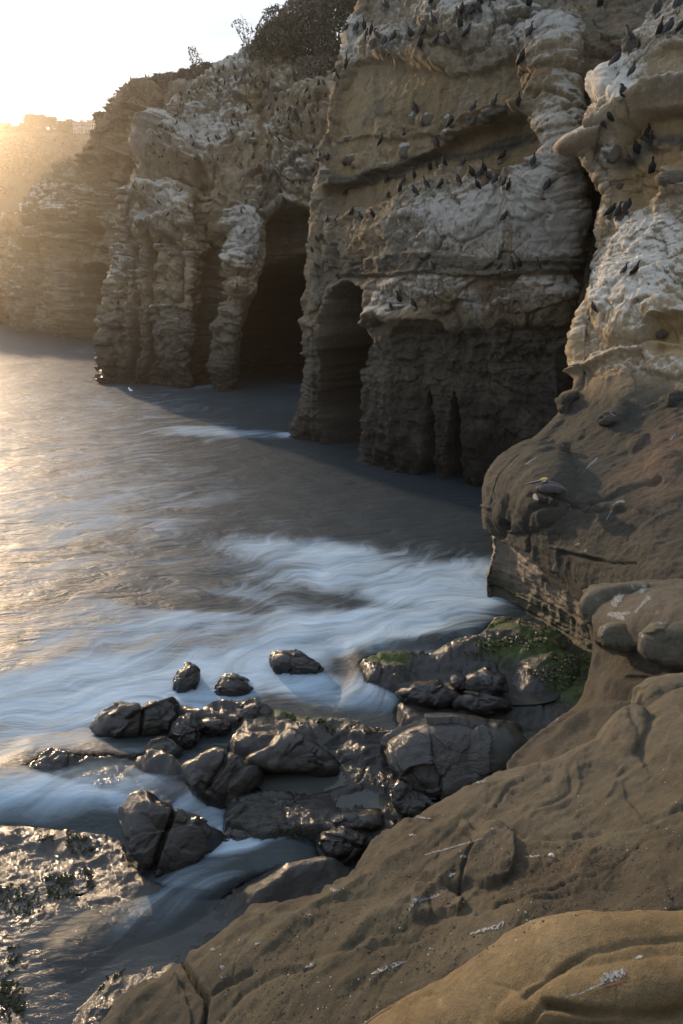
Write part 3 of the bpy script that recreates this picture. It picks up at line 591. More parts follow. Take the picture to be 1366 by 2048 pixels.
def reef_height(X, Y, fine=True):
    P = np.stack([X, Y, np.full_like(X, REEFP)], -1)
    U0, V0 = proj(P); wq = P * .9
    U = U0 + 14 * fbm(wq, 4, 3); V = V0 + 10 * fbm(wq, 4, 33)
    z = np.full(X.shape, -.8)
    n1 = fbm(sc(P, .5), 4, 600); n2 = fbm(sc(P, 1.5, 1.5, 1), 5, 610, gain=.55, mode='r')
    ang = 25; co, si = math.cos(R(ang)), math.sin(R(ang))
    Q = np.stack([(X * co + Y * si) * 1.3, (-X * si + Y * co) * 4.5, 0 * X], -1); Q[..., :2] += .8 * fbm(sc(P, .8), 3, 620)[..., None]
    n3 = fbm(Q, 5, 630, gain=.6)
    a = sdist(U, V, reefA); b = sdist(U, V, reefB); c = sdist(U, V, reefC); d = sdist(U, V, reefD); p = sdist(U, V, plat)
    lip = sst(V, 1560, 1610) * (1 - sst(U, 640, 720)) * sst(U, 430, 470)
    zA = .25 + .11 * n1 + .04 * n2 + .10 * lip * 1.5 + .07 * n3
    zA += .22 * ell(U, V, (700, 1455), (150, 26), 8) ** .7 + .25 * ell(U, V, (760, 1490), (90, 26)) ** .7 + .18 * ell(U, V, (510, 1478), (56, 20)) ** .7 - .16 * ell(U, V, (590, 1545), (120, 36)) - .10 * ell(U, V, (720, 1590), (110, 26))
    z = smax(z, np.where(a < 40, zA, -1) - 1.5 * sst(a, -8, 26), .05)
    zB = .24 + .15 * n1 + .05 * n2 + .05 * n3 + .35 * ell(U, V, (1010, 1285), (140, 40), -10) ** .7 + .30 * ell(U, V, (1095, 1330), (70, 50), -20) ** .7 + .22 * ell(U, V, (880, 1296), (120, 22), 4) ** .7 - .18 * ell(U, V, (860, 1335), (120, 16)) - .2 * ell(U, V, (1000, 1420), (130, 22))
    zB += .12 * ell(U, V, (770, 1325), (50, 22)) ** .6
    z = smax(z, np.where(b < 40, zB, -1) - 1.3 * sst(b, -12, 24), .05)
    zC = .16 + .12 * n1 + .10 * n2 + .05 * n3 + .16 * ell(U, V, (90, 1500), (60, 24)) ** .6 + .22 * ell(U, V, (320, 1505), (55, 36), 10) ** .6
    z = smax(z, np.where(c < 50, zC, -1) - 1.0 * sst(c, -14, 26), .05)
    z = smax(z, np.where(d < 50, .12 + .1 * n2, -1) - 1.0 * sst(d, -10, 20), .05)
    zP = .19 + .022 * n1 + .02 * n2 * sst(fbm(sc(P, .9), 3, 640), -.35, .3) + .05 * n3
    chan = line(U, V, [(560,1690),(480,1720),(420,1770),(330,1830),(220,1880),(120,1960),(60,2100)], 46)
    zP += .06 * line(U, V, [(250,1690),(262,1730),(330,1770),(230,1870),(200,1950),(150,2040)], 34) - .10 * chan + .35 * line(U, V, [(520,1790),(580,1740),(660,1730)], 30) + .04 * sst(V, 1960, 2060) + .05 * np.exp(-((p + 22) / 26.) ** 2)
    zP -= .02 * poly(U, V, [(0,1700),(120,1720),(230,1800),(235,1900),(180,1960),(40,1960),(-60,1860)], 40)
    z = smax(z, np.where(p < 50, zP, -1) - 1.1 * sst(p, -6, 20), .04)
    if fine:
        fa_, fe_ = facet(sc(P + .25 * np.stack([fbm(sc(P, 1.2), 3, 670), fbm(sc(P, 1.2), 3, 671), 0 * X], -1), 1.1, 1.5, 1), 672)
        z = z + np.where(z > -.5, (.048 - .038 * sst(p, 20, -20)) * fa_ - .07 * sst(p, -20, 20) * (1 - sst(fe_, 0, .07)) * sst(fbm(sc(P, .7), 2, 675), -.2, .2), 0)
    if fine: z = z + (.02 + .018 * sst(p, -20, 20)) * fbm(sc(P, 6), 5, 650, gain=.62, mode='r') + .020 * sst(p, 20, -20) * fbm(Q * 2.6, 5, 676, gain=.65, mode='r') * (.4 + fbm(sc(P, .9), 2, 679)) + .028 * (1 - sst(p, 20, -20)) * fbm(Q * 1.8, 5, 677, gain=.6, mode='r') + .01 * fbm(sc(P, 25), 3, 655)
    return z, U, V, dict(A=a, B=b, C=c, D=d, P=p, chan=chan)
na, ny = 620, 420
aa = np.linspace(-1.02, .66, na)[:, None]; yy = (4.9 * (20.5 / 4.9) ** np.linspace(0, 1, ny))[None, :]
X = aa * yy * 1.0; Y = yy + 0 * aa
Z, U, V, D = reef_height(X, Y)
G = np.stack([X, Y, Z], -1)
P = G
c = mixa(np.array([.016, .017, .018]), np.array([.036, .036, .034]), sst(fbm(sc(P, .8), 4, 660), -.3, .4))
green = sst(fbm(sc(P, 1.0), 4, 665), -.35, .1) * np.clip(ell(U, V, (860, 1293), (170, 32)) * 1.6 + ell(U, V, (1020, 1275), (130, 55)) * 1.6 + ell(U, V, (1180, 1340), (120, 70)) * 1.2 + .9 * line(U, V, [(500,1395),(600,1420),(700,1432),(800,1446)], 15) + .6 * ell(U, V, (1000,1440), (160,40)), 0, 1)
green2 = sst(fbm(sc(P, 2.2), 4, 668), .15, .45) * .55
c = mixa(c, np.array([.075, .115, .02]), np.clip(green * 1.3, 0, 1)); c = mixa(c, np.array([.04, .05, .02]), green2)
c = mixa(c, np.array([.022, .024, .025]), .8 * sst(Z, .25, .5) * (D['P'] < 0) + .5 * ell(U, V, (120, 1500), (80, 40)))
wet = np.clip(.9 - .75 * green + .1 * (D['P'] < 0), 0, 1)
keep = (Z > -.78)
tag(grid_mesh('reef', G, M['reef'], c, 0 * Z, wet, keep=keep, key='reef'), 'wet dark tidal reef with green weed and standing pools', kind='structure')

# ---- sea
na, ny = 560, 560
aa = np.linspace(-1.75, 1.15, na)[:, None]
t = np.linspace(0, 1, ny)[None, :]; yy = 4.6 * (150 / 4.6) ** t
yy = np.concatenate([yy, np.array([[170, 200, 250, 330, 430, 560, 700]])], 1)
X = aa * yy; Y = yy + 0 * aa
z0, U, V, D = reef_height(X, Y, fine=False)
z0 = np.where(Y < 24, z0, -1)
P = np.stack([X, Y, 0 * X], -1)
U, V = proj(P); Uw = U + 18 * fbm(P * .5, 3, 700); Vw = V + 10 * fbm(P * .5, 3, 710)
far_f = 1 - sst(Y, 14, 60)
Zw = .06 * fbm(sc(P, .22, .35, 1), 3, 720) + .035 * far_f * fbm(sc(P, .9, 1.3, 1), 3, 725)
veilC = poly(Uw, Vw, [(-40,1545),(60,1485),(200,1478),(330,1490),(400,1560),(470,1600),(440,1650),(240,1652),(0,1640),(-100,1640)], 30)
run = line(Uw, Vw, [(560,1690),(480,1720),(420,1770),(330,1830),(220,1880),(150,1930)], 80)
Zw += .22 * veilC + .33 * run + .14 * poly(Uw, Vw, [(700,1290),(980,1240),(950,1270),(860,1290),(760,1300),(800,1400),(690,1400)], 25)
Zw += .12 * ell(Uw, Vw, (100, 1590), (420, 50)) 
foam = np.zeros(U.shape)
for cx_, cy_, rx, ry, ro, am in [(880,1200,190,85,-8,1.15),(700,1262,190,52,-4,.95),(960,1160,90,60,-10,.6),(620,1130,230,60,8,.42),(700,1385,170,46,4,.95),(560,1330,120,60,10,.6),(330,1330,520,110,-8,.8),(80,1430,480,110,-10,.85),
      (420,1400,150,60,0,.55),(120,1595,430,62,-3,1.2),(400,1640,190,52,8,.85),(480,1700,130,45,-10,1.2),(360,1800,210,75,-32,.75),(540,1690,60,30,0,1.0),(300,1545,260,60,0,.6),(470,868,170,14,2,.55),(600,872,60,9,0,.8),(590,770,90,8,0,.45),(420,772,60,7,0,.4),
      (290,690,110,9,0,.35),(760,935,60,8,0,.3),(640,1105,260,40,6,.35),(800,1135,240,70,0,.55),(560,1200,260,60,-8,.35),(250,1230,330,50,-6,.4),(1080,1190,70,40,0,.4),(830,1310,110,14,0,.6),(1060,1365,60,14,0,.4),(190,700,60,6,0,.35),(70,662,90,5,0,.5),(80,880,520,220,0,.55),(150,1130,620,190,-5,.48)]:  # last two broad patches are silvery sky sheen painted in as faint foam
    foam = foam + am * ell(Uw, Vw, (cx_, cy_), (rx, ry), ro) ** .8
foam = np.clip(foam, 0, 1.15)
foam *= 1 - .75 * ell(Uw, Vw, (380, 1205), (180, 22), 4) ** .5
depth = Zw - z0
alpha = sst(depth, -.03, .42)
alpha = np.maximum(alpha * .98, .62 * run ** .7 * sst(depth, .0, .06))
ang = 27; co, si = math.cos(R(ang)), math.sin(R(ang))
wx = 2.6 * fbm(sc(P, .16), 3, 730) + .6 * fbm(sc(P, .6), 3, 731); wy = 2.9 * fbm(sc(P, .2), 3, 740) + .6 * fbm(sc(P, .6), 3, 741)
fx = (X + wx) * co + (Y + wy) * si; fy = -(X + wx) * si + (Y + wy) * co
flow = np.stack([fx * .26, fy * 1.7, 0 * fx], -1)
G = np.stack([X, Y, Zw], -1)
m, t_, b = newmat('sea_water'); l = t_.links.new
geo = N(t_, 'ShaderNodeNewGeometry'); pos = geo.outputs['Position']
fa = N(t_, 'ShaderNodeAttribute', attribute_name='foam'); fl = N(t_, 'ShaderNodeAttribute', attribute_name='flow'); al = N(t_, 'ShaderNodeAttribute', attribute_name='alpha')
s1 = tnoise(t_, fl.outputs['Vector'], 1.0, 6, .6, .6); s2 = tnoise(t_, fl.outputs['Vector'], 3.2, 6, .65, .3); s3 = tnoise(t_, pos, .55, 4, .5)
st_ = math_(t_, 'ADD', math_(t_, 'MULTIPLY', s1, .75), math_(t_, 'ADD', math_(t_, 'MULTIPLY', s2, .35), math_(t_, 'MULTIPLY', s3, .3)))
ff = mrange(t_, math_(t_, 'ADD', math_(t_, 'MULTIPLY', fa.outputs['Fac'], .58), st_), .84, 1.62, 0, .95)
ff = math_(t_, 'MULTIPLY', ff, mrange(t_, fa.outputs['Fac'], .0, .3, 0, 1))
c = mixc(t_, ff, (.022, .034, .042), (.42, .56, .70))
l(c, b.inputs['Base Color']); l(mrange(t_, ff, 0, .7, .5, .85), b.inputs['Roughness']); b.inputs['IOR'].default_value = 1.33; b.inputs['Specular IOR Level'].default_value = .85
# ripples: stretched, softened by the long swell
mpp = N(t_, 'ShaderNodeMapping'); mpp.inputs['Scale'].default_value = (.7, 2.0, 1); mpp.inputs['Rotation'].default_value = (0, 0, R(-18)); l(pos, mpp.inputs[0])
r1 = tnoise(t_, mpp.outputs[0], .9, 4, .55, .8); r2 = tnoise(t_, mpp.outputs[0], 3.6, 5, .6, .5)
h = math_(t_, 'ADD', r1, math_(t_, 'MULTIPLY', r2, .32)); h = math_(t_, 'ADD', h, math_(t_, 'MULTIPLY', s2, .12))
bp = N(t_, 'ShaderNodeBump', i_Strength=.8, i_Distance=.2); l(mrange(t_, ff, 0, .7, .6, .2), bp.inputs['Strength']); l(h, bp.inputs['Height']); l(bp.outputs[0], b.inputs['Normal'])
tr = N(t_, 'ShaderNodeBsdfTransparent'); mxs = N(t_, 'ShaderNodeMixShader'); outn = t_.nodes['Material Output']
afac = math_(t_, 'MULTIPLY', al.outputs['Fac'], mrange(t_, math_(t_, 'ADD', s2, math_(t_, 'MULTIPLY', al.outputs['Fac'], .8)), .35, 1.0, .35, 1))
l(afac, mxs.inputs[0]); l(tr.outputs[0], mxs.inputs[1]); l(b.outputs[0], mxs.inputs[2]); l(mxs.outputs[0], outn.inputs['Surface'])
M['sea'] = m
keep = alpha > .01
tag(grid_mesh('sea', G, m, extra={'foam': foam, 'flow': flow, 'alpha': alpha}, keep=keep, key='sea'), 'silky sea swirling with white foam below the cliffs', kind='structure')
# sea bed far enough down to close what the shallow film lets through
bm_ = bpy.data.meshes.new('seabed'); bm_.from_pydata([(-1240, -20, -.9), (820, -20, -.9), (820, 710, -.9), (-1240, 710, -.9)], [], [(0, 1, 2, 3)])
tag(link('seabed', bm_, plain('seabed_rock', (.03, .03, .025), .9), smooth=False), 'dark rock under the water', kind='structure')

# ---- tide pools: still water lying in the hollows of the reef
m, t_, b = newmat('pool_water'); b.inputs['Base Color'].default_value = (.045, .05, .048, 1); b.inputs['Roughness'].default_value = .06; b.inputs['IOR'].default_value = 1.33
tcg = N(t_, 'ShaderNodeNewGeometry'); n_ = tnoise(t_, tcg.outputs['Position'], 3.0, 3, .5); bp = N(t_, 'ShaderNodeBump', i_Strength=.25, i_Distance=.03); t_.links.new(n_, bp.inputs['Height']); t_.links.new(bp.outputs[0], b.inputs['Normal'])
M['pool'] = m
m, t_, b = newmat('shelf_water'); b.inputs['Base Color'].default_value = (.030, .036, .040, 1); b.inputs['Roughness'].default_value = .16; b.inputs['IOR'].default_value = 1.4
tcg = N(t_, 'ShaderNodeNewGeometry'); mq = N(t_, 'ShaderNodeMapping'); mq.inputs['Rotation'].default_value = (0, 0, R(-28)); mq.inputs['Scale'].default_value = (3.2, 8.5, 1); t_.links.new(tcg.outputs['Position'], mq.inputs[0])
n_ = tnoise(t_, mq.outputs[0], 1.0, 6, .62, .5); bp = N(t_, 'ShaderNodeBump', i_Strength=.7, i_Distance=.035); t_.links.new(n_, bp.inputs['Height']); t_.links.new(bp.outputs[0], b.inputs['Normal'])
M['shelf_water'] = m
def pool(pts, z, label, mat='pool'):
    c_ = PZ(np.array([p[0] for p in pts]), np.array([p[1] for p in pts]), z)
    ctr = c_.mean(0); n = len(c_)
    ring = interp_axis(np.concatenate([c_, c_[:1]]), [6] * n)[:-1]
    vs_ = [tuple(ctr)] + [tuple(p) for p in ring]
    me = bpy.data.meshes.new('tide_pool'); k = len(ring); me.from_pydata(vs_, [], [(0, 1 + i, 1 + (i + 1) % k) for i in range(k)])
    return tag(link('tide_pool', me, M[mat], smooth=False), label, kind='structure')
pool([(-900,1690),(-300,1672),(0,1652),(130,1664),(225,1690),(262,1740),(320,1790),(430,1800),(560,1775),(700,1780),(760,2300),(-900,2300)], .188, 'thin rippled water filming the flat shelf at the lower left', 'shelf_water')
pool([(500,1555),(560,1530),(640,1525),(760,1570),(800,1590),(790,1640),(680,1640),(560,1610)], .265, 'glinting pool behind the raised reef lip')
pool([(520,1478),(560,1470),(600,1480),(640,1500),(600,1510),(540,1500)], .36, 'small pool behind the arched boulder')
pool([(960,1360),(1040,1345),(1110,1360),(1110,1400),(1020,1410),(960,1395)], .29, 'pool catching light under the promontory')
# ================================================================ STONE BLOCKS, LEDGE
blk = [
 [(1060,1600,7.6),(1060,1520,8.2),(1130,1465,8.7),(1190,1410,9.2),(1200,1350,9.5),(1205,1290,9.7),(1195,1250,9.8),(1195,1215,10.2),(1215,1185,10.8),(1225,1190,11.4)],
 [(1008,1560,6.3),(1022,1505,6.9),(1095,1447,7.4),(1160,1400,7.9),(1176,1350,8.2),(1183,1292,8.4),(1170,1250,8.5),(1168,1207,8.8),(1188,1173,9.5),(1196,1178,10.2)],
 [(1035,1580,5.9),(1050,1515,6.6),(1115,1450,7.1),(1180,1400,7.5),(1196,1350,7.8),(1204,1294,8.0),(1198,1248,8.1),(1200,1207,8.5),(1215,1170,9.4),(1220,1175,10.1)],
 [(1100,1600,5.5),(1125,1520,6.1),(1165,1455,6.6),(1215,1400,7.0),(1240,1350,7.2),(1250,1296,7.4),(1250,1246,7.5),(1254,1207,8.1),(1260,1168,9.1),(1262,1172,9.8)],
 [(1200,1600,5.1),(1220,1520,5.6),(1250,1460,6.1),(1285,1400,6.5),(1305,1350,6.7),(1312,1297,6.9),(1314,1248,7.0),(1318,1207,7.7),(1322,1165,8.8),(1324,1170,9.5)],
 [(1330,1600,4.8),(1340,1520,5.2),(1360,1460,5.7),(1380,1400,6.1),(1390,1350,6.3),(1395,1297,6.5),(1397,1250,6.6),(1400,1207,7.4),(1404,1160,8.6),(1406,1164,9.4)],
 [(1500,1600,4.4),(1500,1520,4.8),(1510,1460,5.2),(1520,1400,5.6),(1530,1350,5.8),(1535,1297,6.0),(1538,1250,6.1),(1540,1207,7.0),(1545,1150,8.2),(1548,1154,9.0)],
]
blk.append([(u + 420, v + 10, Y - .5) for u, v, Y in blk[-1]])
G = dense(blk, 2.2, 90); Nn = blur(gnormal(G), 40)
if Nn[..., 1].mean() > 0: Nn = -Nn
U0, V0 = proj(G); wq = G * 1.2; U = U0 + 7 * fbm(wq, 4, 3); V = V0 + 6 * fbm(wq, 4, 33)
d = .10 * fbm(sc(G, .9), 4, 801) + .03 * fbm(sc(G, 2.5), 4, 802, mode='r') + .012 * fbm(sc(G, 9), 4, 805)
d += .0 * poly(U, V, [(1160,1160),(1420,1150),(1420,1238),(1230,1242),(1212,1252),(1168,1250)], 5)
d += .0 * poly(U, V, [(1202,1245),(1286,1240),(1284,1300),(1240,1304),(1206,1292)], 5) + .0 * poly(U, V, [(1290,1262),(1310,1245),(1440,1248),(1440,1330),(1300,1320),(1286,1300)], 6)
d -= .18 * poly(U, V, [(1180,1180),(1440,1170),(1440,1310),(1280,1300),(1200,1290)], 12)
d -= .10 * line(U, V, [(1090,1500),(1180,1435),(1290,1420),(1366,1400)], 8) - .05 * line(U, V, [(1150,1430),(1200,1425),(1300,1415)], 5)
d -= .12 * ell(U, V, (1250, 1370), (80, 40), 0)
d += .05 * ell(U, V, (1290, 1362), (22, 8), -10) ** .5
Gd = G + Nn * d[..., None]
N2 = gnormal(Gd)
c = mixa(np.array([0.074, 0.060, 0.039]), np.array([0.068, 0.060, 0.044]), sst(fbm(sc(G, .9), 4, 810), -.3, .3))
c = mixa(c, np.array([0.113, 0.102, 0.082]), poly(U, V, [(1160,1150),(1440,1140),(1440,1300),(1300,1310),(1210,1300)], 14) * .7)
c = mixa(c, np.array([0.0341, 0.0279, 0.0186]), .6 * poly(U, V, [(1240,1312),(1400,1320),(1400,1420),(1200,1420)], 16))
tag(grid_mesh('cliff', Gd, M['ledge'], c, 0 * U, .08 + 0 * U, key='blk'), 'jointed sandstone blocks above a scooped slope beside the promontory', kind='structure')

# ---- ledge heightfield
cp = [(1366,1840,6.45),(1500,1900,6.6),(1366,2048,6.5),(1100,2048,6.25),(1200,1900,6.35),(1000,1850,6.2),(1100,1760,6.15),(1250,1750,6.25),(1366,1700,6.4),(1500,1650,6.6),(850,1950,6.0),(700,2000,5.9),(700,2300,6.0),(1200,2300,6.4),
      (450,1950,5.45),(400,2100,5.4),(300,2000,5.25),(240,2010,5.2),(100,2200,5.1),(600,1850,5.65),(520,1830,5.5),(700,1730,5.65),(640,1780,5.58),(850,1650,5.75),(780,1800,5.85),(930,1720,5.95),(1000,1580,5.78),(1100,1560,5.92),(1080,1650,6.0),
      (1200,1600,6.08),(1366,1600,6.3),(1500,1500,6.5),(1300,1480,6.15),(1220,1470,5.98),(1366,1400,6.25),(960,1570,5.75),(1180,1500,5.95),(1450,1380,6.35)]
cw = PZ(np.array([p[0] for p in cp]), np.array([p[1] for p in cp]), np.array([p[2] for p in cp]))
def tps(cx, cy, cz, x, y, lam=2e-3):
    n = len(cx); r = np.hypot(cx[:, None] - cx, cy[:, None] - cy); K = np.where(r > 0, r * r * np.log(r + 1e-9), 0) + lam * np.eye(n)
    Pm = np.stack([np.ones(n), cx, cy], 1); A = np.block([[K, Pm], [Pm.T, np.zeros((3, 3))]]); s_ = np.linalg.solve(A, np.concatenate([cz, [0, 0, 0]]))
    o = s_[n] + s_[n + 1] * x + s_[n + 2] * y
    for i in range(n):
        r = np.hypot(x - cx[i], y - cy[i]) + 1e-9; o = o + s_[i] * r * r * np.log(r)
    return o
edge = [(150,2200,5.1),(212,2045,5.18),(240,2003,5.2),(300,1962,5.25),(372,1918,5.32),(380,1892,5.35),(432,1872,5.38),(488,1826,5.45),(500,1800,5.45),(545,1780,5.5),(630,1768,5.55),(640,1742,5.6),(690,1728,5.62),(702,1702,5.65),(742,1664,5.68),(800,1622,5.7),(870,1590,5.72),(960,1556,5.76),(988,1549,5.78),
        (1060,1535,5.85),(1120,1518,5.9),(1180,1484,5.95),(1215,1448,6.0),(1240,1436,6.02),(1285,1405,6.1),(1340,1375,6.2),(1420,1340,6.35),(1560,1280,6.5)]
ew = PZ(np.array([p[0] for p in edge]), np.array([p[1] for p in edge]), np.array([p[2] for p in edge]))
epoly = [(float(p[0]), float(p[1])) for p in ew] + [(9, 4.5), (9, -3), (-1.2, -3)]
nth, nr = 760, 330
th = np.concatenate([np.linspace(R(-50), R(38), 640, endpoint=False), np.linspace(R(38), R(88), 120)])[:, None]; rr = (.9 * (6.6 / .9) ** np.linspace(0, 1, nr))[None, :]
X = np.sin(th) * rr; Y = np.cos(th) * rr + 0 * X
P = np.stack([X, Y, 0 * X], -1)
Z = np.clip(tps(cw[:, 0], cw[:, 1], cw[:, 2], X, Y), 4.6, 7.3)
ed = sdist(X + .10 * fbm(P * 1.6, 4, 820) + .02 * fbm(P * 8, 3, 821), Y + .10 * fbm(P * 1.6, 4, 822) + .02 * fbm(P * 8, 3, 823), epoly)
PP = np.stack([X, Y, Z], -1); U0, V0 = proj(PP)
U = U0 + 12 * fbm(P * 1.3, 4, 824) + 9 * fbm(P * 6, 4, 825); V = V0 + 8 * fbm(P * 1.3, 4, 826) + 9 * fbm(P * 6, 4, 827)
fa_, fe_ = facet(P * 2.2 + .6 * fbm(P * 1.5, 3, 834)[..., None], 835); d = .075 * fbm(P * .9, 4, 830) + .006 * fa_ - .006 * (1 - sst(fe_, 0, .05)) * sst(fbm(P * .9, 2, 838), -.1, .2) + .022 * fbm(sc(P, 2.4, 3.2), 4, 831, mode='r') + .006 * fbm(P * 14, 4, 832) + .0025 * fbm(P * 60, 3, 833)
# raised jointed plate
pl1 = poly(U, V, [(848,1742),(870,1730),(905,1690),(920,1664),(945,1660),(985,1668),(1020,1690),(1035,1730),(1020,1760),(985,1775),(930,1780),(880,1785),(845,1772)], 3)
pl2 = poly(U, V, [(815,1815),(830,1785),(880,1778),(905,1790),(935,1808),(920,1828),(860,1830),(825,1832)], 3)
d += .055 * pl1 + .05 * pl2 - .03 * line(U, V, [(915,1685),(938,1694),(944,1715),(928,1760),(922,1790)], 3) - .02 * line(U, V, [(935,1668),(955,1690),(1000,1685)], 3) - .022 * line(U, V, [(845,1778),(885,1782)], 4) - .02 * line(U, V, [(858,1800),(870,1830)], 4)
# grooves and folds
for pts, wd, am in [([(1020,1685),(1100,1690),(1180,1688),(1250,1672),(1310,1650),(1400,1610)], 4, -.035), ([(1040,1702),(1120,1700),(1200,1694),(1270,1680),(1330,1655),(1400,1625)], 5, .022),
     ([(960,1828),(1040,1810),(1110,1790),(1180,1770),(1230,1745),(1300,1690),(1400,1650)], 4, -.03), ([(900,1835),(980,1815),(1060,1815),(1140,1805),(1190,1790),(1260,1730)], 3, -.02), ([(1190,1790),(1260,1800),(1366,1815)], 4, -.02),
     ([(1075,1640),(1120,1610),(1140,1585),(1130,1555),(1115,1548)], 4, -.03), ([(1060,1650),(1110,1630),(1150,1600),(1158,1570),(1140,1548)], 6, .03), ([(990,1625),(1020,1590),(1080,1565),(1115,1552)], 4, -.018),
     ([(1150,1640),(1200,1600),(1230,1580)], 5, .02), ([(690,1700),(720,1725),(700,1740)], 5, -.03), ([(640,1745),(690,1760),(740,1750)], 6, -.03), ([(560,1830),(640,1820),(700,1800),(760,1790)], 7, -.03), ([(490,1830),(560,1850),(620,1845)], 6, .03),
     ([(372,1918),(385,1960),(410,2000),(400,2060)], 6, -.07), ([(350,1960),(370,2010),(380,2060)], 5, .035), ([(420,1990),(450,1970),(500,1950)], 5, -.03), ([(440,2048),(480,1990),(560,1950),(640,1930)], 7, -.025),
     ([(740,1900),(800,1880),(900,1850)], 5, -.014), ([(600,1920),(700,1890),(820,1850)], 7, -.018), ([(800,1600),(840,1640),(900,1650)], 5, -.015), ([(1240,1450),(1250,1480),(1290,1530),(1340,1580),(1366,1600)], 9, -.035)]:
    d += 1.1 * am * line(U, V, pts, wd * .75) * (.35 + .65 * sst(fbm(P * 2.3, 3, 845), -.3, .3))
knobm = .0
d += .10 * ell(U, V, (1355, 1480), (100, 62), 0) + .16 * ell(U, V, (1240, 1470), (60, 50), -35) ** .8
pit = noise(P * 15 + 3 * fbm(P * 2, 2, 856)[..., None], 857); d -= .016 * sst(pit, .5, .85) * sst(fbm(P * 1.1, 3, 858), -.1, .3)
rough = sst(fbm(P * .8, 3, 840), -.1, .3) * poly(U, V, [(560,1850),(700,1740),(1000,1690),(1200,1700),(1240,1760),(1000,1860),(800,1960),(560,2060),(420,2000)], 60)
d += rough * (.012 * fbm(P * 22, 4, 841, mode='b') + .006 * fbm(P * 50, 3, 842))
lam = fbm(np.stack([X * .5, Y * .5, (Z + d * 1.5 + .12 * X - .05 * Y + .10 * fbm(P * .7, 3, 852)) * 26], -1), 4, 853, gain=.7)
d += .007 * lam * sst(fbm(P * .8, 3, 854), -.3, .3)
ax_ = X * .80 + Y * .60; cr2 = -X * .60 + Y * .80; wf = .35 * fbm(P * .8, 3, 866)
fold = fbm(np.stack([ax_ * .55, (cr2 + wf) * 2.4, 0 * X], -1), 4, 867, gain=.5, mode='r'); fold2 = fbm(np.stack([ax_ * 1.6, (cr2 + wf) * 7, 0 * X], -1), 4, 868, mode='r')
d += .052 * fold + .006 * fold2
Zd = Z + d
rnd_in = np.clip((ed + .16) / .16, 0, 1); Zd -= .05 * rnd_in ** 2.2
o_ = np.maximum(ed, 0); Zd -= np.minimum(3.2 * o_ + 9 * o_ * o_, 6.0)
Zd = np.maximum(Zd, -.6) 
Xd = X + .10 * sst(o_, 0, .1) * fbm(np.stack([X * 2, Y * 2, Zd * 2], -1), 4, 843); Yd = Y
G = np.stack([Xd, Yd + 0 * X, Zd], -1)
c = mixa(np.array([0.056, 0.048, 0.031]), np.array([0.076, 0.067, 0.046]), sst(fbm(P * .8, 5, 850), -.3, .3))
c = mixa(c, np.array([0.058, 0.042, 0.023]), .7 * rough); c = mixa(c, np.array([0.0810, 0.0672, 0.0468]), .75 * np.clip(pl1 + pl2, 0, 1) + .6 * ell(U, V, (1330, 1430), (100, 90)))
c = mixa(c, np.array([0.0360, 0.0282, 0.0180]), .5 * sst(fbm(P * 2, 4, 851), .1, .5)); c = mixa(c, np.array([0.0480, 0.0408, 0.0300]), .5 * poly(U, V, [(200,2060),(240,1990),(380,1900),(450,1960),(430,2080)], 20))
c *= (1 + .28 * lam * sst(fbm(P * .8, 3, 854), -.3, .3))[..., None]
v1 = fbm(P * 2.6, 5, 861, gain=.6); c *= (1.3 + .42 * v1 + .18 * fold)[..., None]; c = mixa(c, np.array([.125, .108, .078]), .55 * sst(fbm(P * 1.1, 4, 863), .0, .4) * (1 - .7 * rough) + .35 * sst(1620 - V, 0, 160))
keepL = ed < 1.2
tag(grid_mesh('rock_ledge', G, M['ledge'], c, 0 * U, .04 + 0 * U, keep=keepL, key='ledge'), 'brown sandstone ledge sloping to the sea, dusted with grit', kind='structure')

# ---- smooth hump at the lower right
crest = [(640,2130,5.95),(700,2088,6.0),(760,2047,6.08),(810,2012,6.18),(850,1988,6.28),(900,1961,6.38),(950,1931,6.48),(1000,1902,6.58),(1050,1874,6.67),(1100,1853,6.74),(1150,1840,6.79),(1200,1833,6.82),(1280,1829,6.85),(1366,1827,6.88),(1450,1824,6.9),(1560,1822,6.95)]
cols = []
for (u, v, z) in crest:
    p = PZ(u, v, z); k = min(1, max(.35, (z - 5.8) / .9)); n_ = []
    def toward(dist, dz): return [p[0] + .0, p[1] - dist, z + dz]
    n_ = [[p[0] + .1 * k, p[1] - 1.5, z - .30 - .1 * k], [p[0] + .08 * k, p[1] - 1.05, z - .24], [p[0] + .05 * k, p[1] - .75 * 1, z - .17 * k], [p[0] + .03, p[1] - .5, z - .08 * k], [p[0] + .01, p[1] - .28, z - .01], [p[0], p[1] - .12, z + .02], [p[0], p[1], z], [p[0] - .02, p[1] + .10 * k, z - .12 * k], [p[0] - .03, p[1] + .17 * k, z - .40 * k], [p[0] - .03, p[1] + .2 * k, z - .95]]
    cols.append(n_)
W = np.array(cols); A = interp_axis(W, [30] * (len(W) - 1)); G = np.moveaxis(interp_axis(np.moveaxis(A, 1, 0), [14, 24, 30, 30, 24, 14, 10, 10, 14]), 0, 1)
Nn = blur(gnormal(G), 3)
if Nn[..., 2].mean() < 0: Nn = -Nn
U0, V0 = proj(G); U = U0 + 16 * fbm(G * 2, 4, 3); V = V0 + 14 * fbm(G * 2, 4, 33)
d = .03 * fbm(G * 1.6, 4, 860) + .006 * fbm(G * 7, 4, 861, mode='r') + .0015 * fbm(G * 60, 3, 862)
d += .05 * ell(U, V, (1230, 1985), (240, 60), -12) ** .6
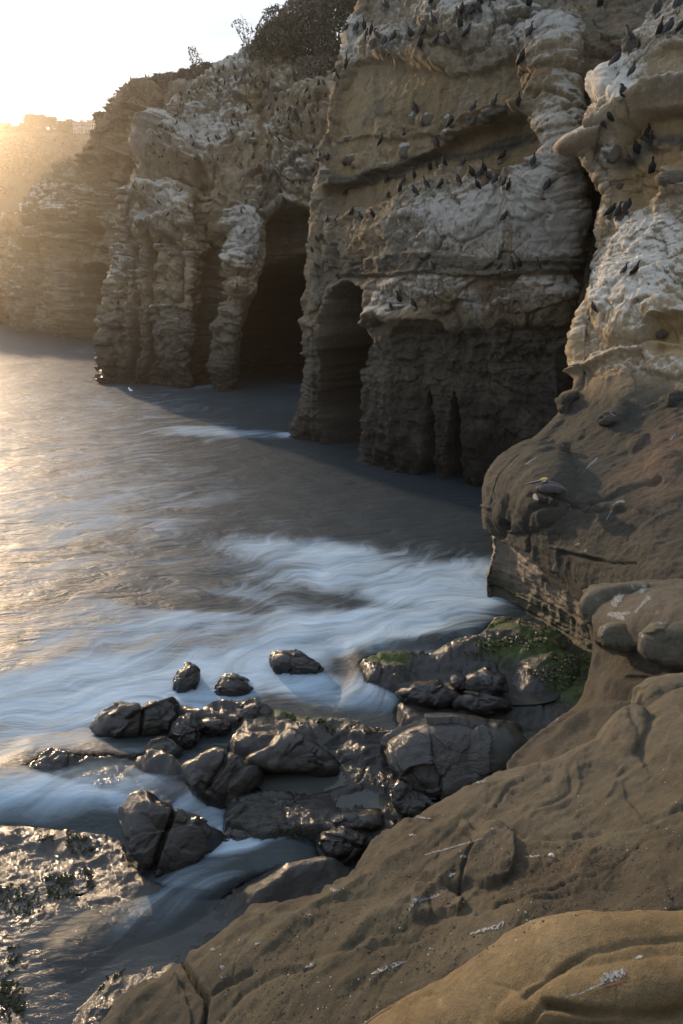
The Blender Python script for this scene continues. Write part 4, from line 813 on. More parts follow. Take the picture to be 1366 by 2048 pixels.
for pts, wd, am in [([(1060,2000),(1090,1975),(1130,1935),(1180,1905),(1260,1885),(1400,1870)], 6, -.06), ([(950,1966),(1000,1972),(1060,1990)], 3, -.012),
    ([(1105,2018),(1180,2028),(1260,2030),(1400,2018)], 7, -.09), ([(1060,2060),(1100,2025),(1150,2018)], 4, -.03), ([(1240,2000),(1238,1980),(1260,1965)], 3, -.015), ([(830,2010),(850,1990),(870,1985)], 5, -.02)]:
    d += .55 * am * line(U, V, pts, wd) * (.3 + .7 * sst(fbm(G * 3, 3, 864), -.3, .3))
G2 = G + Nn * d[..., None]
c = mixa(np.array([0.19, 0.138, 0.070]), np.array([0.23, 0.175, 0.098]), sst(fbm(G * 1.5, 4, 870), -.3, .3)); c = mixa(c, np.array([0.0648, 0.0475, 0.0259]), .45 * sst(fbm(G * 3, 4, 871), 0, .5))  # base colour raised to stand in for golden sun on the crest
tag(grid_mesh('rock_ledge', G2, M['ledge'], c, 0 * U, 0 * U, key='hump'), 'smooth swell of sandstone at the near ledge corner, sun gold painted into its colour', kind='structure')

# ---- unseen bluff added behind and beside the viewpoint to cut foreground sky light
bp_ = [(8.5, 6.5), (7.6, 3.0), (6.6, -.5), (4.2, -3.6), (0, -5.0), (-5, -5.6), (-11, -8.0), (-18, -13.0)]
rows_ = [(-1.0, -.6), (.0, 2.0), (.4, 5.5), (1.4, 9.0), (2.6, 14.0), (4.2, 19.0), (7.0, 23.0), (14.0, 24.5)]
W = []
for i, (x, y) in enumerate(bp_):
    a = np.array(bp_[max(0, i - 1)]); b = np.array(bp_[min(len(bp_) - 1, i + 1)]); t2 = (b - a) / np.linalg.norm(b - a); n2 = np.array([-t2[1], t2[0]])
    if n2 @ (np.array([2.0, 3.0]) - np.array([x, y])) > 0: n2 = -n2
    W.append([[x + n2[0] * o_, y + n2[1] * o_, z] for o_, z in rows_])
G = interp_axis(np.array(W), [22] * (len(W) - 1)); G = np.moveaxis(interp_axis(np.moveaxis(G, 1, 0), [18] * (len(rows_) - 1)), 0, 1)
Nn = blur(gnormal(G), 3)
if (Nn[..., 0] * (2 - G[..., 0]) + Nn[..., 1] * (3 - G[..., 1])).mean() < 0: Nn = -Nn
G = G + Nn * (relief(G, 1.0, 901) * .8)[..., None]
tag(grid_mesh('cliff', G, M['cliff'], mixa(TAN, GREY, sst(fbm(sc(G, .4), 4, 905), -.3, .3)) * .9, .15 + 0 * G[..., 0], 0 * G[..., 0]), 'unseen tan bluff added behind the ledge to cut sky light', kind='structure')
# ================================================================ BOULDERS
def boulder(outline, zb, depth, label, cracks=(), seed=0, vb=None, fac=.06, col=(.030, .029, .028), wet=.95, group=None, res=64, mat='boulder', rough_n=.03, box=.62, key=None, cat='boulder'):
    o_ = np.array(outline, float); cu, cv = o_.mean(0)
    vb = vb if vb is not None else o_[:, 1].max()
    fr = PZ(cu, vb, zb); t = np.linalg.norm(fr - np.array([0, 0, CAM_H]))
    a, dy, dz = ray(cu, cv); vd = np.array([a, dy, dz]); ln = np.linalg.norm(vd)
    Yc = fr[1] + depth * .55; C = PY(cu, cv, Yc); vd = vd / ln
    ex = np.array([1., 0, 0]); ex = ex - vd * ex.dot(vd); ex /= np.linalg.norm(ex); ez = np.cross(ex, vd)
    if ez[2] < 0: ez = -ez
    dist = np.linalg.norm(C - np.array([0, 0, CAM_H])); k = dist / ln / F * ln / 1.0
    k = dist / np.sqrt(F * F + (cu - 683) ** 2 + (cv - 1024) ** 2)
    n1, n2 = res * 2, res
    phi = np.linspace(0, 2 * math.pi, n1, endpoint=False)
    ang = np.arctan2(-(o_[:, 1] - cv), o_[:, 0] - cu); rad = np.hypot(o_[:, 0] - cu, o_[:, 1] - cv)
    # ray / polygon distance for each direction
    r_ = np.zeros(n1)
    for i, f in enumerate(phi):
        dx, dy_ = math.cos(f), -math.sin(f); best = 0
        for j in range(len(o_)):
            x0, y0 = o_[j] - (cu, cv); x1, y1 = o_[(j + 1) % len(o_)] - (cu, cv); ax, ay = x1 - x0, y1 - y0
            det = dx * (-ay) + dy_ * ax
            if abs(det) < 1e-9: continue
            tt = (x0 * (-ay) + y0 * ax) / det; ss = (dx * y0 - dy_ * x0) / det
            if tt > 0 and -1e-6 <= ss <= 1 + 1e-6: best = max(best, tt)
        r_[i] = best
    for _ in range(3): r_ = (np.roll(r_, 1) + 2 * r_ + np.roll(r_, -1)) / 4
    ss_ = np.linspace(0, 1, n2); cr_ = np.sin(ss_ * math.pi); sr_ = np.sign(ss_ - .5) * np.clip(1 - np.clip(cr_, 0, 1) ** (2 / box), 0, 1) ** .4
    rs_ = 1 / np.sqrt((np.cos(phi) / (np.ptp(o_[:, 0]) * .5)) ** 2 + (np.sin(phi) / (np.ptp(o_[:, 1]) * .5)) ** 2); wgt = np.clip(cr_, 0, 1) ** 3
    Rr = (rs_[:, None] * (1 - wgt) + r_[:, None] * wgt) * cr_[None, :] * k
    G = C + ex * (Rr * np.cos(phi)[:, None])[..., None] + ez * (Rr * np.sin(phi)[:, None])[..., None] + vd * (sr_ * depth * .5)[None, :, None]
    Nn = (G - C); Nn /= np.linalg.norm(Nn, axis=-1, keepdims=True) + 1e-9
    size = r_.mean() * k * 2; q = 2.2 / size
    fa1, fe1 = facet(G * q + .3 * fbm(G * q, 3, seed)[..., None], seed + 40); fa2, fe2 = facet(G * q * 2.8, seed + 60)
    d = size * ((.25 * fac + .045) * fa1 * (1 if mat == 'boulder' else .3) + fac * fa1 * .8 + fac * .35 * fa2) + size * rough_n * fbm(G * q * 2, 5, seed + 5, gain=.6) + .006 * fbm(G * 9, 4, seed + 9)
    U, V = proj(G)
    for pts, wd, am in cracks: d = d - am * line(U, V, pts, wd) 
    G = G + Nn * d[..., None]
    base = np.array([C[0], C[1], min(zb, C[2])])
    verts = (G - base).reshape(-1, 3); idx = np.arange(n1 * n2).reshape(n1, n2); nx = np.roll(idx, -1, 0)
    qd = np.stack([idx[:, :-1], nx[:, :-1], nx[:, 1:], idx[:, 1:]], -1).reshape(-1, 4)
    me = bpy.data.meshes.new('boulder'); me.from_pydata(verts.tolist(), [], qd.tolist()); me.update()
    cc = np.array(col) * (1 + .35 * fbm(G * 1.6, 4, seed + 70))[..., None]
    cc = mixa(cc, np.array([.035, .045, .018]), .35 * sst(fbm(G * 1.3, 3, seed + 75), .1, .5))
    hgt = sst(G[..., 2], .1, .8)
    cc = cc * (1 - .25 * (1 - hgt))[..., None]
    set_attr(me, 'rock', cc, 'FLOAT_COLOR'); set_attr(me, 'guano', np.zeros(n1 * n2)); set_attr(me, 'wet', np.full(n1 * n2, wet))
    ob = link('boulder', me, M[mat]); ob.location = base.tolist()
    fix_normals(me)
    if key: BV[key] = BVHTree.FromPolygons([tuple(v.co + ob.location) for v in me.vertices], [tuple(p.vertices) for p in me.polygons])
    return tag(ob, label, cat, group)
def fix_normals(me):
    import bmesh
    b = bmesh.new(); b.from_mesh(me); bmesh.ops.remove_doubles(b, verts=b.verts, dist=1e-5); bmesh.ops.recalc_face_normals(b, faces=b.faces); b.to_mesh(me); b.free()
GB = 'boulders in the surf'
boulder([(349,1386),(349,1366),(357,1342),(372,1331),(392,1333),(403,1344),(401,1362),(388,1380),(370,1390)], -.05, .8, 'small brown boulder furthest out in the surf, shaped like a stub', seed=1, group=GB)
boulder([(430,1392),(436,1368),(446,1349),(470,1347),(488,1357),(506,1376),(505,1392),(470,1396)], .0, 1.0, 'domed brown boulder beside the weedy flat rock in the surf', seed=2, group=GB)
boulder([(542,1330),(544,1306),(562,1301),(600,1309),(630,1324),(655,1347),(620,1356),(575,1354),(552,1348)], -.05, 1.0, 'wedge of rock sloping down to a weedy tail, alone amid white water', seed=3, group=GB)
boulder([(197,1474),(199,1440),(212,1424),(245,1409),(278,1411),(310,1404),(335,1397),(348,1411),(352,1440),(342,1468),(310,1482),(240,1484)], .0, 1.2, 'long craggy boulder split by a crack, seaward of the others', cracks=[([(284,1405),(286,1430),(280,1480)], 3, .12), ([(212,1432),(240,1440)], 2, .03)], seed=4, group=GB)
boulder([(341,1475),(345,1450),(360,1435),(378,1431),(398,1445),(403,1470),(397,1490),(370,1498),(350,1492)], .05, .8, 'rough brown boulder tucked against the long cracked one', seed=5, fac=.09, group=GB)
boulder([(402,1455),(410,1439),(432,1437),(455,1440),(463,1455),(452,1469),(420,1470)], .1, .6, 'low lumpy rock between the surf boulders and the reef', seed=6, group=GB)
boulder([(474,1440),(481,1415),(495,1401),(512,1399),(532,1411),(552,1428),(545,1446),(500,1450)], .1, .8, 'dark pointed rock leaning on the green weedy shelf', seed=7, group=GB)
boulder([(366,1546),(365,1530),(395,1514),(430,1497),(448,1499),(480,1511),(505,1529),(520,1547),(517,1566),(480,1600),(445,1632),(420,1615),(385,1580)], .0, 1.0, 'smooth black boulder parted by a curving joint above the foam', cracks=[([(456,1500),(448,1530),(424,1562),(415,1580)], 3.5, .10), ([(400,1560),(430,1590)], 3, .03)], seed=8, fac=.035, rough_n=.015, group=GB)
boulder([(486,1524),(500,1507),(538,1499),(553,1475),(575,1462),(600,1467),(625,1484),(650,1501),(675,1525),(694,1548),(655,1552),(600,1545),(545,1540),(505,1536)], .35, .7, 'hump-backed black boulder arching over a small pool', cracks=[([(540,1495),(541,1520)], 3, .08), ([(580,1492),(566,1516)], 2.5, .04), ([(642,1500),(626,1530)], 2.5, .05)], seed=9, fac=.03, rough_n=.015, group=GB)
boulder([(249,1650),(247,1625),(261,1597),(278,1589),(300,1604),(345,1629),(400,1648),(448,1664),(440,1700),(424,1728),(380,1748),(320,1744),(290,1720),(262,1695)], .15, 1.0, 'biggest black boulder, peaked and cracked through, with foam at its foot', cracks=[([(349,1622),(344,1640),(330,1668),(316,1708),(306,1742)], 5, .16), ([(349,1640),(400,1652)], 2.5, .03)], seed=10, fac=.035, rough_n=.02, group=GB, res=80)
boulder([(440,1672),(455,1654),(500,1659),(530,1675),(524,1700),(480,1712),(445,1704)], .12, .6, 'half-drowned rock streaked with foam behind the biggest boulder', seed=11, fac=.04, group=GB, cracks=[([(466,1656),(456,1700)], 2.5, .05)])
boulder([(794,1388),(800,1377),(850,1364),(880,1359),(890,1371),(922,1386),(926,1402),(880,1418),(830,1412),(802,1398)], .35, 1.1, 'flat-topped black rock shaped like a clog, near the weedy reef', seed=12, fac=.04, group=GB, cracks=[([(888,1374),(868,1388)], 3, .05)])
boulder([(899,1368),(904,1351),(925,1350),(932,1360),(930,1380),(912,1384)], .45, .45, 'small squarish rock next to the clog-shaped one', seed=13, fac=.04, group=GB)
boulder([(928,1380),(934,1352),(975,1338),(1012,1352),(1008,1385),(965,1394)], .45, .7, 'rounded black rock beside a glinting pool under the promontory', seed=14, fac=.04, group=GB)
boulder([(900,1400),(930,1386),(975,1384),(1015,1400),(1022,1418),(960,1428),(912,1422)], .3, .7, 'low jointed rock in front of the rounded black one', seed=15, fac=.06, group=GB)
boulder([(770,1505),(774,1480),(800,1459),(850,1440),(900,1434),(960,1436),(1035,1450),(1062,1485),(1030,1530),(985,1560),(920,1590),(870,1612),(850,1610),(820,1588),(800,1562),(780,1532)], .45, 1.9, 'great wet slab with pale creased face, beside the ledge', cracks=[([(884,1556),(880,1575),(890,1605)], 3, .05), ([(778,1490),(795,1530),(825,1565),(850,1600)], 2.5, .035)], seed=146, fac=.02, rough_n=.02, col=(.075, .074, .068), group=GB, res=110, box=.42, wet=1.0)
boulder([(786,1570),(800,1560),(850,1590),(880,1605),(850,1625),(810,1630),(790,1610)], .4, .6, 'shattered rock wedged beneath the great slab', seed=17, fac=.12, group=GB)
boulder([(640,1648),(668,1628),(715,1618),(765,1622),(770,1650),(735,1662),(690,1664),(650,1660)], .45, .9, 'smooth lobed rock at the foot of the ledge, upper of two', seed=18, fac=.03, rough_n=.02, col=(.075, .072, .065), group=GB)
boulder([(632,1690),(640,1668),(665,1655),(700,1662),(735,1672),(720,1700),(690,1722),(650,1726)], .3, .8, 'creased lobed rock at the foot of the ledge, lower of two', seed=19, fac=.05, group=GB, cracks=[([(650,1670),(690,1680),(720,1695)], 3, .04)])
boulder([(-14,1526),(-8,1516),(6,1514),(16,1521),(10,1529),(-4,1531)], .0, .4, 'tiny dark rock tip awash, outermost of all', seed=20, group=GB)
boulder([(285,1500),(300,1480),(325,1474),(345,1482),(366,1502),(360,1520),(320,1530),(292,1522)], .12, .8, 'foam-veiled grey rock landward of the long cracked boulder', seed=21, fac=.03, col=(.09, .085, .07), group=GB)

GK = 'jointed blocks above the scooped slope'
boulder([(1167,1214),(1174,1192),(1190,1175),(1260,1167),(1340,1162),(1440,1156),(1450,1238),(1300,1244),(1236,1241),(1212,1253),(1176,1249)], 4.72, .7, 'flat grey sandstone block spattered white, topmost of the jointed blocks', seed=31, fac=.012, rough_n=.012, col=(.125, .115, .09), wet=0, mat='ledge', box=.4, key='blk1', group=GK, res=90)
boulder([(1198,1270),(1203,1254),(1222,1245),(1285,1243),(1289,1262),(1282,1298),(1240,1305),(1206,1292)], 4.80, .5, 'squarish tan block under the flat spattered one, seaward of its neighbour', seed=32, fac=.02, rough_n=.012, col=(.12, .108, .08), wet=0, mat='ledge', box=.45, key='blk2', group=GK)
boulder([(1286,1270),(1312,1245),(1440,1244),(1450,1340),(1340,1334),(1300,1320),(1283,1302)], 5.12, .7, 'wide tan block under the flat spattered one, landward of its neighbour', seed=33, fac=.02, rough_n=.012, col=(.11, .10, .075), wet=0, mat='ledge', box=.45, key='blk3', group=GK)
boulder([(1274,1408),(1284,1378),(1312,1360),(1366,1351),(1430,1350),(1480,1400),(1470,1490),(1400,1535),(1335,1522),(1292,1475)], 5.75, .9, 'rounded grey-tan boulder set in the ledge below the jointed blocks', cracks=[([(1276,1440),(1300,1420),(1340,1412),(1400,1398)], 3, .03)], seed=34, fac=.03, rough_n=.02, col=(.125, .112, .082), wet=0, mat='ledge', box=.6, key='knob', group=GK, res=80)
# small stones cast on the reef flats
def chip_mesh(seed, n=1):
    r2 = random.Random(seed); import bmesh
    b = bmesh.new(); bmesh.ops.create_icosphere(b, subdivisions=1, radius=.5)
    for v in b.verts: v.co = Vector((v.co.x * r2.uniform(.7, 1.2), v.co.y * r2.uniform(.7, 1.2), v.co.z * .6)) * r2.uniform(.75, 1.15)
    me = bpy.data.meshes.new('chip'); b.to_mesh(me); b.free(); return me
def scatter(name, keys, polyp, n, smin, smax, mat, label, seed, flat=.6, parent=None, zmin=-9):
    """many tiny stones resting on the surface found below them, one mesh"""
    r2 = random.Random(seed); V_, F_ = [], []
    src = [chip_mesh(seed * 31 + q) for q in range(4)]; dat = [(np.array([v.co[:] for v in m_.vertices]), [tuple(p.vertices) for p in m_.polygons]) for m_ in src]
    pa = np.array(polyp, float); x0, y0 = pa.min(0); x1, y1 = pa.max(0); cnt = 0; tries = 0
    while cnt < n and tries < n * 6:
        tries += 1; u, v = r2.uniform(x0, x1), r2.uniform(y0, y1)
        if not inside(np.array([u]), np.array([v]), polyp)[0]: continue
        if float(noise(np.array([[u * .02, v * .03, seed]]), 7)[0]) < r2.uniform(-.6, .5): continue
        h = hit(u, v, keys)
        if h is None or h[0] is None or h[0].z < zmin: continue
        vs0, fs0 = dat[r2.randrange(4)]; s_ = smin * (smax / smin) ** (r2.random() ** 2.2); a_ = r2.uniform(0, 6.28)
        ca, sa = math.cos(a_), math.sin(a_); q = vs0 * s_; q = np.stack([q[:, 0] * ca - q[:, 1] * sa, q[:, 0] * sa + q[:, 1] * ca, q[:, 2]], 1) + np.array(h[0][:]) + np.array([0, 0, s_ * .12])
        k = len(V_); V_ += q.tolist(); F_ += [tuple(i + k for i in f) for f in fs0]; cnt += 1
    me = bpy.data.meshes.new(name); me.from_pydata(V_, [], F_)
    for m_ in src: bpy.data.meshes.remove(m_)
    return tag(link(name, me, mat, parent, smooth=False), label, kind='stuff')
M['grit'] = plain('dark_grit', (.07, .05, .03), .9, .6, 30); M['pale_grit'] = plain('pale_shell_grit', (.42, .38, .32), .8, .3, 30)
LE = ['ledge', 'hump']
sandy = [(560,1850),(640,1760),(740,1700),(900,1700),(1020,1680),(1200,1690),(1366,1690),(1366,1800),(1180,1830),(1040,1870),(900,1950),(740,2048),(330,2048),(430,1960)]
scatter('gravel', LE, sandy, 2600, .003, .015, M['grit'], 'dark grit and crumbs lying on the brown ledge', 3)
scatter('gravel', LE, [(400,2040),(430,1900),(620,1780),(800,1620),(1000,1580),(1366,1520),(1366,1810),(1000,1890),(740,2046)], 260, .003, .012, M['pale_grit'], 'pale shell crumbs sprinkled over the brown ledge', 4)
scatter('gravel', LE, [(1020,1700),(1100,1690),(1240,1690),(1240,1740),(1060,1750)], 300, .003, .014, M['grit'], 'coarse dark grit caught in the groove of the ledge', 5)

# bird droppings: thin splashes that follow the rock
M['splash'] = plain('white_dropping', (.20, .215, .23), .8, .35, 60)
def patchy(m, lo=.42, hi=.55, scale=70):
    t = m.node_tree; b = t.nodes['Principled BSDF']; g_ = N(t, 'ShaderNodeNewGeometry'); n = tnoise(t, g_.outputs['Position'], scale, 4, .7)
    t.links.new(mrange(t, n, lo, hi, 0, 1), b.inputs['Alpha'])
patchy(M['splash'])
def splash(pts, wds, keys, parent, seed=0, label=None, mat=None):
    r2 = random.Random(seed); p_ = np.array(pts, float); n = max(6, int(np.hypot(*np.diff(p_, axis=0).T).sum() / 1.6)); 
    seg = np.concatenate([[0], np.cumsum(np.hypot(*np.diff(p_, axis=0).T))]); tt = np.linspace(0, seg[-1], n)
    xs = np.interp(tt, seg, p_[:, 0]); ys = np.interp(tt, seg, p_[:, 1]); ws = np.interp(tt, seg, wds)
    tx = np.gradient(xs); ty = np.gradient(ys); l_ = np.hypot(tx, ty) + 1e-6; nx, nyy = -ty / l_, tx / l_
    rows = []
    for i in range(n):
        w1 = ws[i] * r2.uniform(.45, 1.25) * (0.25 if i in (0, n - 1) else 1); w2 = ws[i] * r2.uniform(.45, 1.25) * (0.25 if i in (0, n - 1) else 1); row = []
        for k in (-w1, -w1 * .35, w2 * .35, w2):
            h = hit(xs[i] + nx[i] * k, ys[i] + nyy[i] * k, keys)
            if h is None: row = None; break
            row.append(h[0] + h[1] * (.004 if h[1].dot(Vector((0, 0, CAM_H)) - h[0]) > 0 else -.004))
        if row: rows.append(row)
    if len(rows) < 2: return
    V_ = [tuple(q) for r in rows for q in r]; F_ = []
    for i in range(len(rows) - 1):
        for j in range(3):
            if (rows[i][j] - rows[i + 1][j]).length < .5: F_.append((i * 4 + j, i * 4 + j + 1, i * 4 + j + 5, i * 4 + j + 4))
    me = bpy.data.meshes.new('dropping'); me.from_pydata(V_, [], F_); o = link('dropping', me, mat or M['splash'], None)
    o.parent = parent
    if label: o['label'] = label
LEDGE = [o for o in S.objects if o.name.startswith('rock_ledge')]; ledge_o, hump_o = LEDGE[0], LEDGE[1]
BLK = [o for o in S.objects if o.get('label', '').startswith('jointed')][0]; PROM = [o for o in S.objects if o.get('label', '').startswith('rounded grey')][0]
k_ = 0
for pts, ws in [([(850,1711),(890,1700),(925,1690)], [1, 2, 1]), ([(925,1690),(965,1678)], [1.5, 1]), ([(820,1822),(830,1800),(862,1798)], [2, 5, 1.5]), ([(860,1797),(880,1790)], [3, 2]), ([(895,1752),(912,1748)], [5, 2]), ([(920,1715),(935,1714)], [3, 2]),
     ([(940,1870),(960,1863),(1000,1853),(1008,1844)], [2, 3, 5, 3]), ([(742,1950),(760,1942),(782,1934),(810,1922)], [1.5, 4, 5, 3]), ([(830,1634),(862,1638)], [2.5, 1.5]), ([(818,1670),(832,1671)], [3, 2]), ([(940,1570),(972,1562)], [2, 3]), ([(660,1780),(682,1782)], [4, 2]), ([(612,1828),(625,1832)], [3, 2]),
     ([(510,1888),(522,1886)], [3.5, 2]), ([(420,1900),(432,1898)], [3, 2]), ([(440,1934),(450,1937)], [4, 3]), ([(1050,1715),(1080,1713)], [2, 3]), ([(612,1936),(632,1926)], [4, 3]), ([(980,1616),(985,1616)], [1.5, 1])]:
    splash(pts, ws, ['ledge'], ledge_o, k_); k_ += 1
splash([(1125,1995),(1160,1988),(1200,1970),(1215,1955)], [2, 1.5, 3, 10], ['hump'], hump_o, 40); splash([(1205,1960),(1235,1950),(1252,1942)], [9, 11, 6], ['hump'], hump_o, 41)
splash([(1264,1922),(1288,1912)], [4, 5], ['hump'], hump_o, 42); splash([(1205,1975),(1230,1968),(1250,1962)], [1.5, 2, 2], ['hump'], hump_o, 43, 'rusty pink stain in the white dropping', plain('pink_stain', (.20, .07, .06), .8))
for pts, ws in [([(1270,1226),(1285,1208),(1300,1194)], [3, 2.5, 7]), ([(1280,1186),(1292,1172)], [4, 7]), ([(1226,1212),(1238,1196),(1240,1186)], [8, 10, 7]), ([(1215,1228),(1240,1232),(1250,1240)], [4, 7, 3]), ([(1232,1230),(1262,1226)], [4, 3]), ([(1200,1276),(1212,1252)], [2, 3]), ([(1280,1266),(1288,1274)], [6, 3]), ([(1168,1226),(1182,1225)], [2, 2]), ([(1190,1194),(1198,1202)], [2, 3]), ([(1262,1170),(1270,1180)], [3, 3]), ([(1316,1246),(1326,1248)], [2, 3]), ([(1110,1445),(1150,1398)], [1.5, 2.5])]:
    splash(pts, ws, ['blk', 'blk1', 'blk2', 'blk3'], BLK, k_); k_ += 1
for pts, ws in [([(1150,1090),(1160,1087)], [2, 4]), ([(1168,1104),(1174,1098)], [3, 2]), ([(1225,1010),(1240,1002),(1250,1004)], [1.5, 3, 2]), ([(1213,1040),(1224,1020)], [1.2, 1.2]), ([(1166,946),(1180,930),(1196,915)], [1, 2, 2.5]), ([(1050,930),(1072,915)], [2, 1]), ([(1340,880),(1352,865)], [4, 2]), ([(1105,1140),(1110,1125)], [1.5, 2]), ([(1140,1020),(1142,1010)], [1.2, 1.5])]:
    splash(pts, ws, ['prom'], PROM, k_); k_ += 1

# white shell lying on the ledge
h = hit(1103, 1716, ['ledge'])
if h:
    vs_, fs_ = [(0, 0, 0)], []
    for i in range(11):
        a_ = R(-75 + 15 * i)
        for r_, z_ in ((.5, .35), (1, .12)):
            rr_ = r_ * (1 + .06 * (i % 2)); vs_.append((math.sin(a_) * rr_ * .017, math.cos(a_) * rr_ * .02, z_ * .02 + .003 * (i % 2)))
    for i in range(10): a = 1 + 2 * i; fs_ += [(0, a, a + 2), (a, a + 1, a + 3, a + 2)]
    me = bpy.data.meshes.new('shell'); me.from_pydata(vs_, [], fs_); o = link('shell', me, plain('shell_white', (.5, .48, .44), .4, .15, 90))
    sm_ = o.modifiers.new('thickness', 'SOLIDIFY'); sm_.thickness = .0015
    o.location = h[0] + Vector((0, 0, .004)); o.rotation_euler = (R(40), 0, R(-20)); tag(o, 'small white scallop shell half sunk in the grit of the ledge', 'shell')

# knobs standing out of the rock
def knob_stone(u, v, w_px, h_px, keys, parent, seed, band=False):
    hh = hit(u, v, keys)
    if not hh: return None
    d_ = (hh[0] - Vector((0, 0, CAM_H))).length; k = d_ / F; import bmesh
    b = bmesh.new(); bmesh.ops.create_icosphere(b, subdivisions=4, radius=1)
    P_ = np.array([x.co[:] for x in b.verts]); n_ = fbm(P_ * 1.2, 4, seed); a_, e_ = facet(P_ * 1.3, seed)
    P_ = P_ * (1 + .28 * n_ + .14 * a_)[:, None] * np.array([w_px * k / 2, w_px * k / 2.4, h_px * k / 2])
    for x, p in zip(b.verts, P_): x.co = p
    me = bpy.data.meshes.new('concretion'); b.to_mesh(me); b.free()
    zz = P_[:, 2] / (h_px * k / 2); c_ = np.tile(np.array([.10, .092, .075] if keys[0] == 'prom' and v > 700 else [.25, .215, .16]), (len(P_), 1)) * (1 + .3 * n_)[:, None]
    set_attr(me, 'rock', c_, 'FLOAT_COLOR'); g_ = sst(zz, .1, .8) * .9 if not band else (sst(np.sin(P_[:, 0] / (w_px * k) * 14 + 1), .55, .8) * 1.2 * (P_[:, 2] > -.6 * h_px * k))
    set_attr(me, 'guano', g_ * (.45 if keys[0] == 'prom' and not band else 1)); set_attr(me, 'wet', np.zeros(len(P_)))
    o = link('concretion', me, M['cliff'], parent); o.location = hh[0] + (hh[0] - Vector((0, 0, CAM_H))).normalized() * w_px * k * .32; return o
pk = knob_stone(1092, 997, 54, 20, ['prom'], PROM, 5, True)
if pk: pk['label'] = 'grey oval stone with white streaks under the pelican'
knob_stone(1130, 1010, 40, 14, ['prom'], PROM, 6); knob_stone(1126, 902, 24, 22, ['prom'], PROM, 7); knob_stone(1228, 840, 62, 30, ['prom'], PROM, 8)
for q, (u, v, a_, b_) in enumerate([(1262,92,30,24),(1345,362,56,30),(1240,372,16,12),(1243,437,26,24),(1298,278,34,16),(1350,798,36,34),(1137,800,34,26),(1128,818,20,18),(1226,306,30,36),(1222,440,16,14),(1318,664,30,22)]): knob_stone(u, v, a_, b_, ['prom'], PROM, 20 + q)
for q, (u, v, a_, b_) in enumerate([(1052,30,60,26),(828,244,26,34),(902,270,32,22),(812,304,28,28),(895,248,16,30),(1018,546,32,14),(1042,542,38,16),(870,607,18,14),(895,614,15,16),(778,622,26,16),(800,616,36,16),(741,648,14,12),(745,662,16,12),(752,86,22,16),(705,318,34,16),(1003,328,16,9),(1087,398,28,8),(860,240,34,26),(772,332,22,12),(707,330,10,10),(1018,602,30,14),(1036,622,26,10),(1062,64,22,16),(945,238,28,20),(1000,228,60,20),(975,234,30,24),(700,278,24,10)]): knob_stone(u, v, a_, b_, ['near'], cliff_near, 50 + q)
MIDC = [o for o in S.objects if o.get('label', '').startswith('pale buttressed')][0]
for q, (u, v, a_, b_) in enumerate([(248,384,26,16),(317,493,20,12),(310,618,22,16),(334,612,22,7),(275,617,30,8),(350,640,22,8),(378,509,28,14),(478,517,16,12),(472,575,26,14),(500,283,22,12),(660,283,22,8),(455,425,16,14),(652,348,26,22),(640,318,18,8)]): knob_stone(u, v, a_, b_, ['mid', 'near'], MIDC, 90 + q)
# ================================================================ BIRDS
M['bird'] = plain('black_plumage', (.007, .0065, .006), .8, .3, 14); M['wing'] = plain('black_wing', (.010, .009, .008), .7, .3, 20); M['bill'] = plain('dark_bill', (.06, .05, .035), .5); M['foot'] = plain('black_foot', (.02, .02, .02), .6)
def tube(name, spine, mat, seg=10, smooth=True):
    """spine: (y, z, half width, half thickness) rings, closed at both ends"""
    V_, F_ = [], []; n = len(spine); pts = np.array([(s_[0], s_[1]) for s_ in spine]); tg = np.gradient(pts, axis=0); tg /= np.linalg.norm(tg, axis=1)[:, None] + 1e-9
    for i, (y, z, a, b) in enumerate(spine):
        for j in range(seg):
            f = 2 * math.pi * j / seg; o1 = math.sin(f) * b
            V_.append((math.cos(f) * a, y - tg[i][1] * o1, z + tg[i][0] * o1))
    for i in range(n - 1):
        for j in range(seg): F_.append((i * seg + j, i * seg + (j + 1) % seg, (i + 1) * seg + (j + 1) % seg, (i + 1) * seg + j))
    F_ += [tuple(range(seg))[::-1], tuple((n - 1) * seg + j for j in range(seg))]
    me = bpy.data.meshes.new(name); me.from_pydata(V_, [], F_); me.materials.append(mat)
    if smooth: me.polygons.foreach_set('use_smooth', [True] * len(me.polygons))
    return me
def sm(sp, k=3):
    a = np.array(sp, float); return [tuple(x) for x in interp_axis(a, [k] * (len(a) - 1))]
POSE = {
 'up': sm([(-.21,.03,.02,.006),(-.17,.10,.045,.018),(-.11,.17,.075,.05),(-.04,.26,.09,.085),(.02,.35,.085,.085),(.05,.43,.06,.062),(.06,.50,.034,.038),(.065,.56,.028,.030),(.085,.61,.031,.032),(.125,.632,.026,.026),(.155,.63,.012,.013)]),
 'hunch': sm([(-.22,.04,.02,.006),(-.18,.10,.045,.02),(-.12,.16,.08,.055),(-.04,.24,.10,.095),(.03,.33,.095,.095),(.055,.40,.075,.075),(.06,.45,.05,.055),(.075,.485,.036,.038),(.11,.50,.028,.028),(.145,.495,.012,.013)]),
 'preen': sm([(-.22,.05,.02,.006),(-.18,.11,.045,.02),(-.11,.18,.08,.055),(-.03,.26,.095,.09),(.04,.34,.085,.085),(.075,.40,.055,.058),(.085,.455,.032,.034),(.05,.505,.027,.028),(-.0,.50,.03,.03),(-.04,.47,.026,.026),(-.06,.45,.012,.012)]),
}
BILL = {'up': [(.15,.63,.010,.010),(.19,.626,.006,.006),(.215,.618,.002,.003)], 'hunch': [(.14,.495,.010,.010),(.18,.487,.006,.006),(.205,.478,.002,.003)], 'preen': [(-.055,.452,.010,.010),(-.085,.425,.006,.006),(-.10,.405,.002,.003)]}
proto_mesh = {}
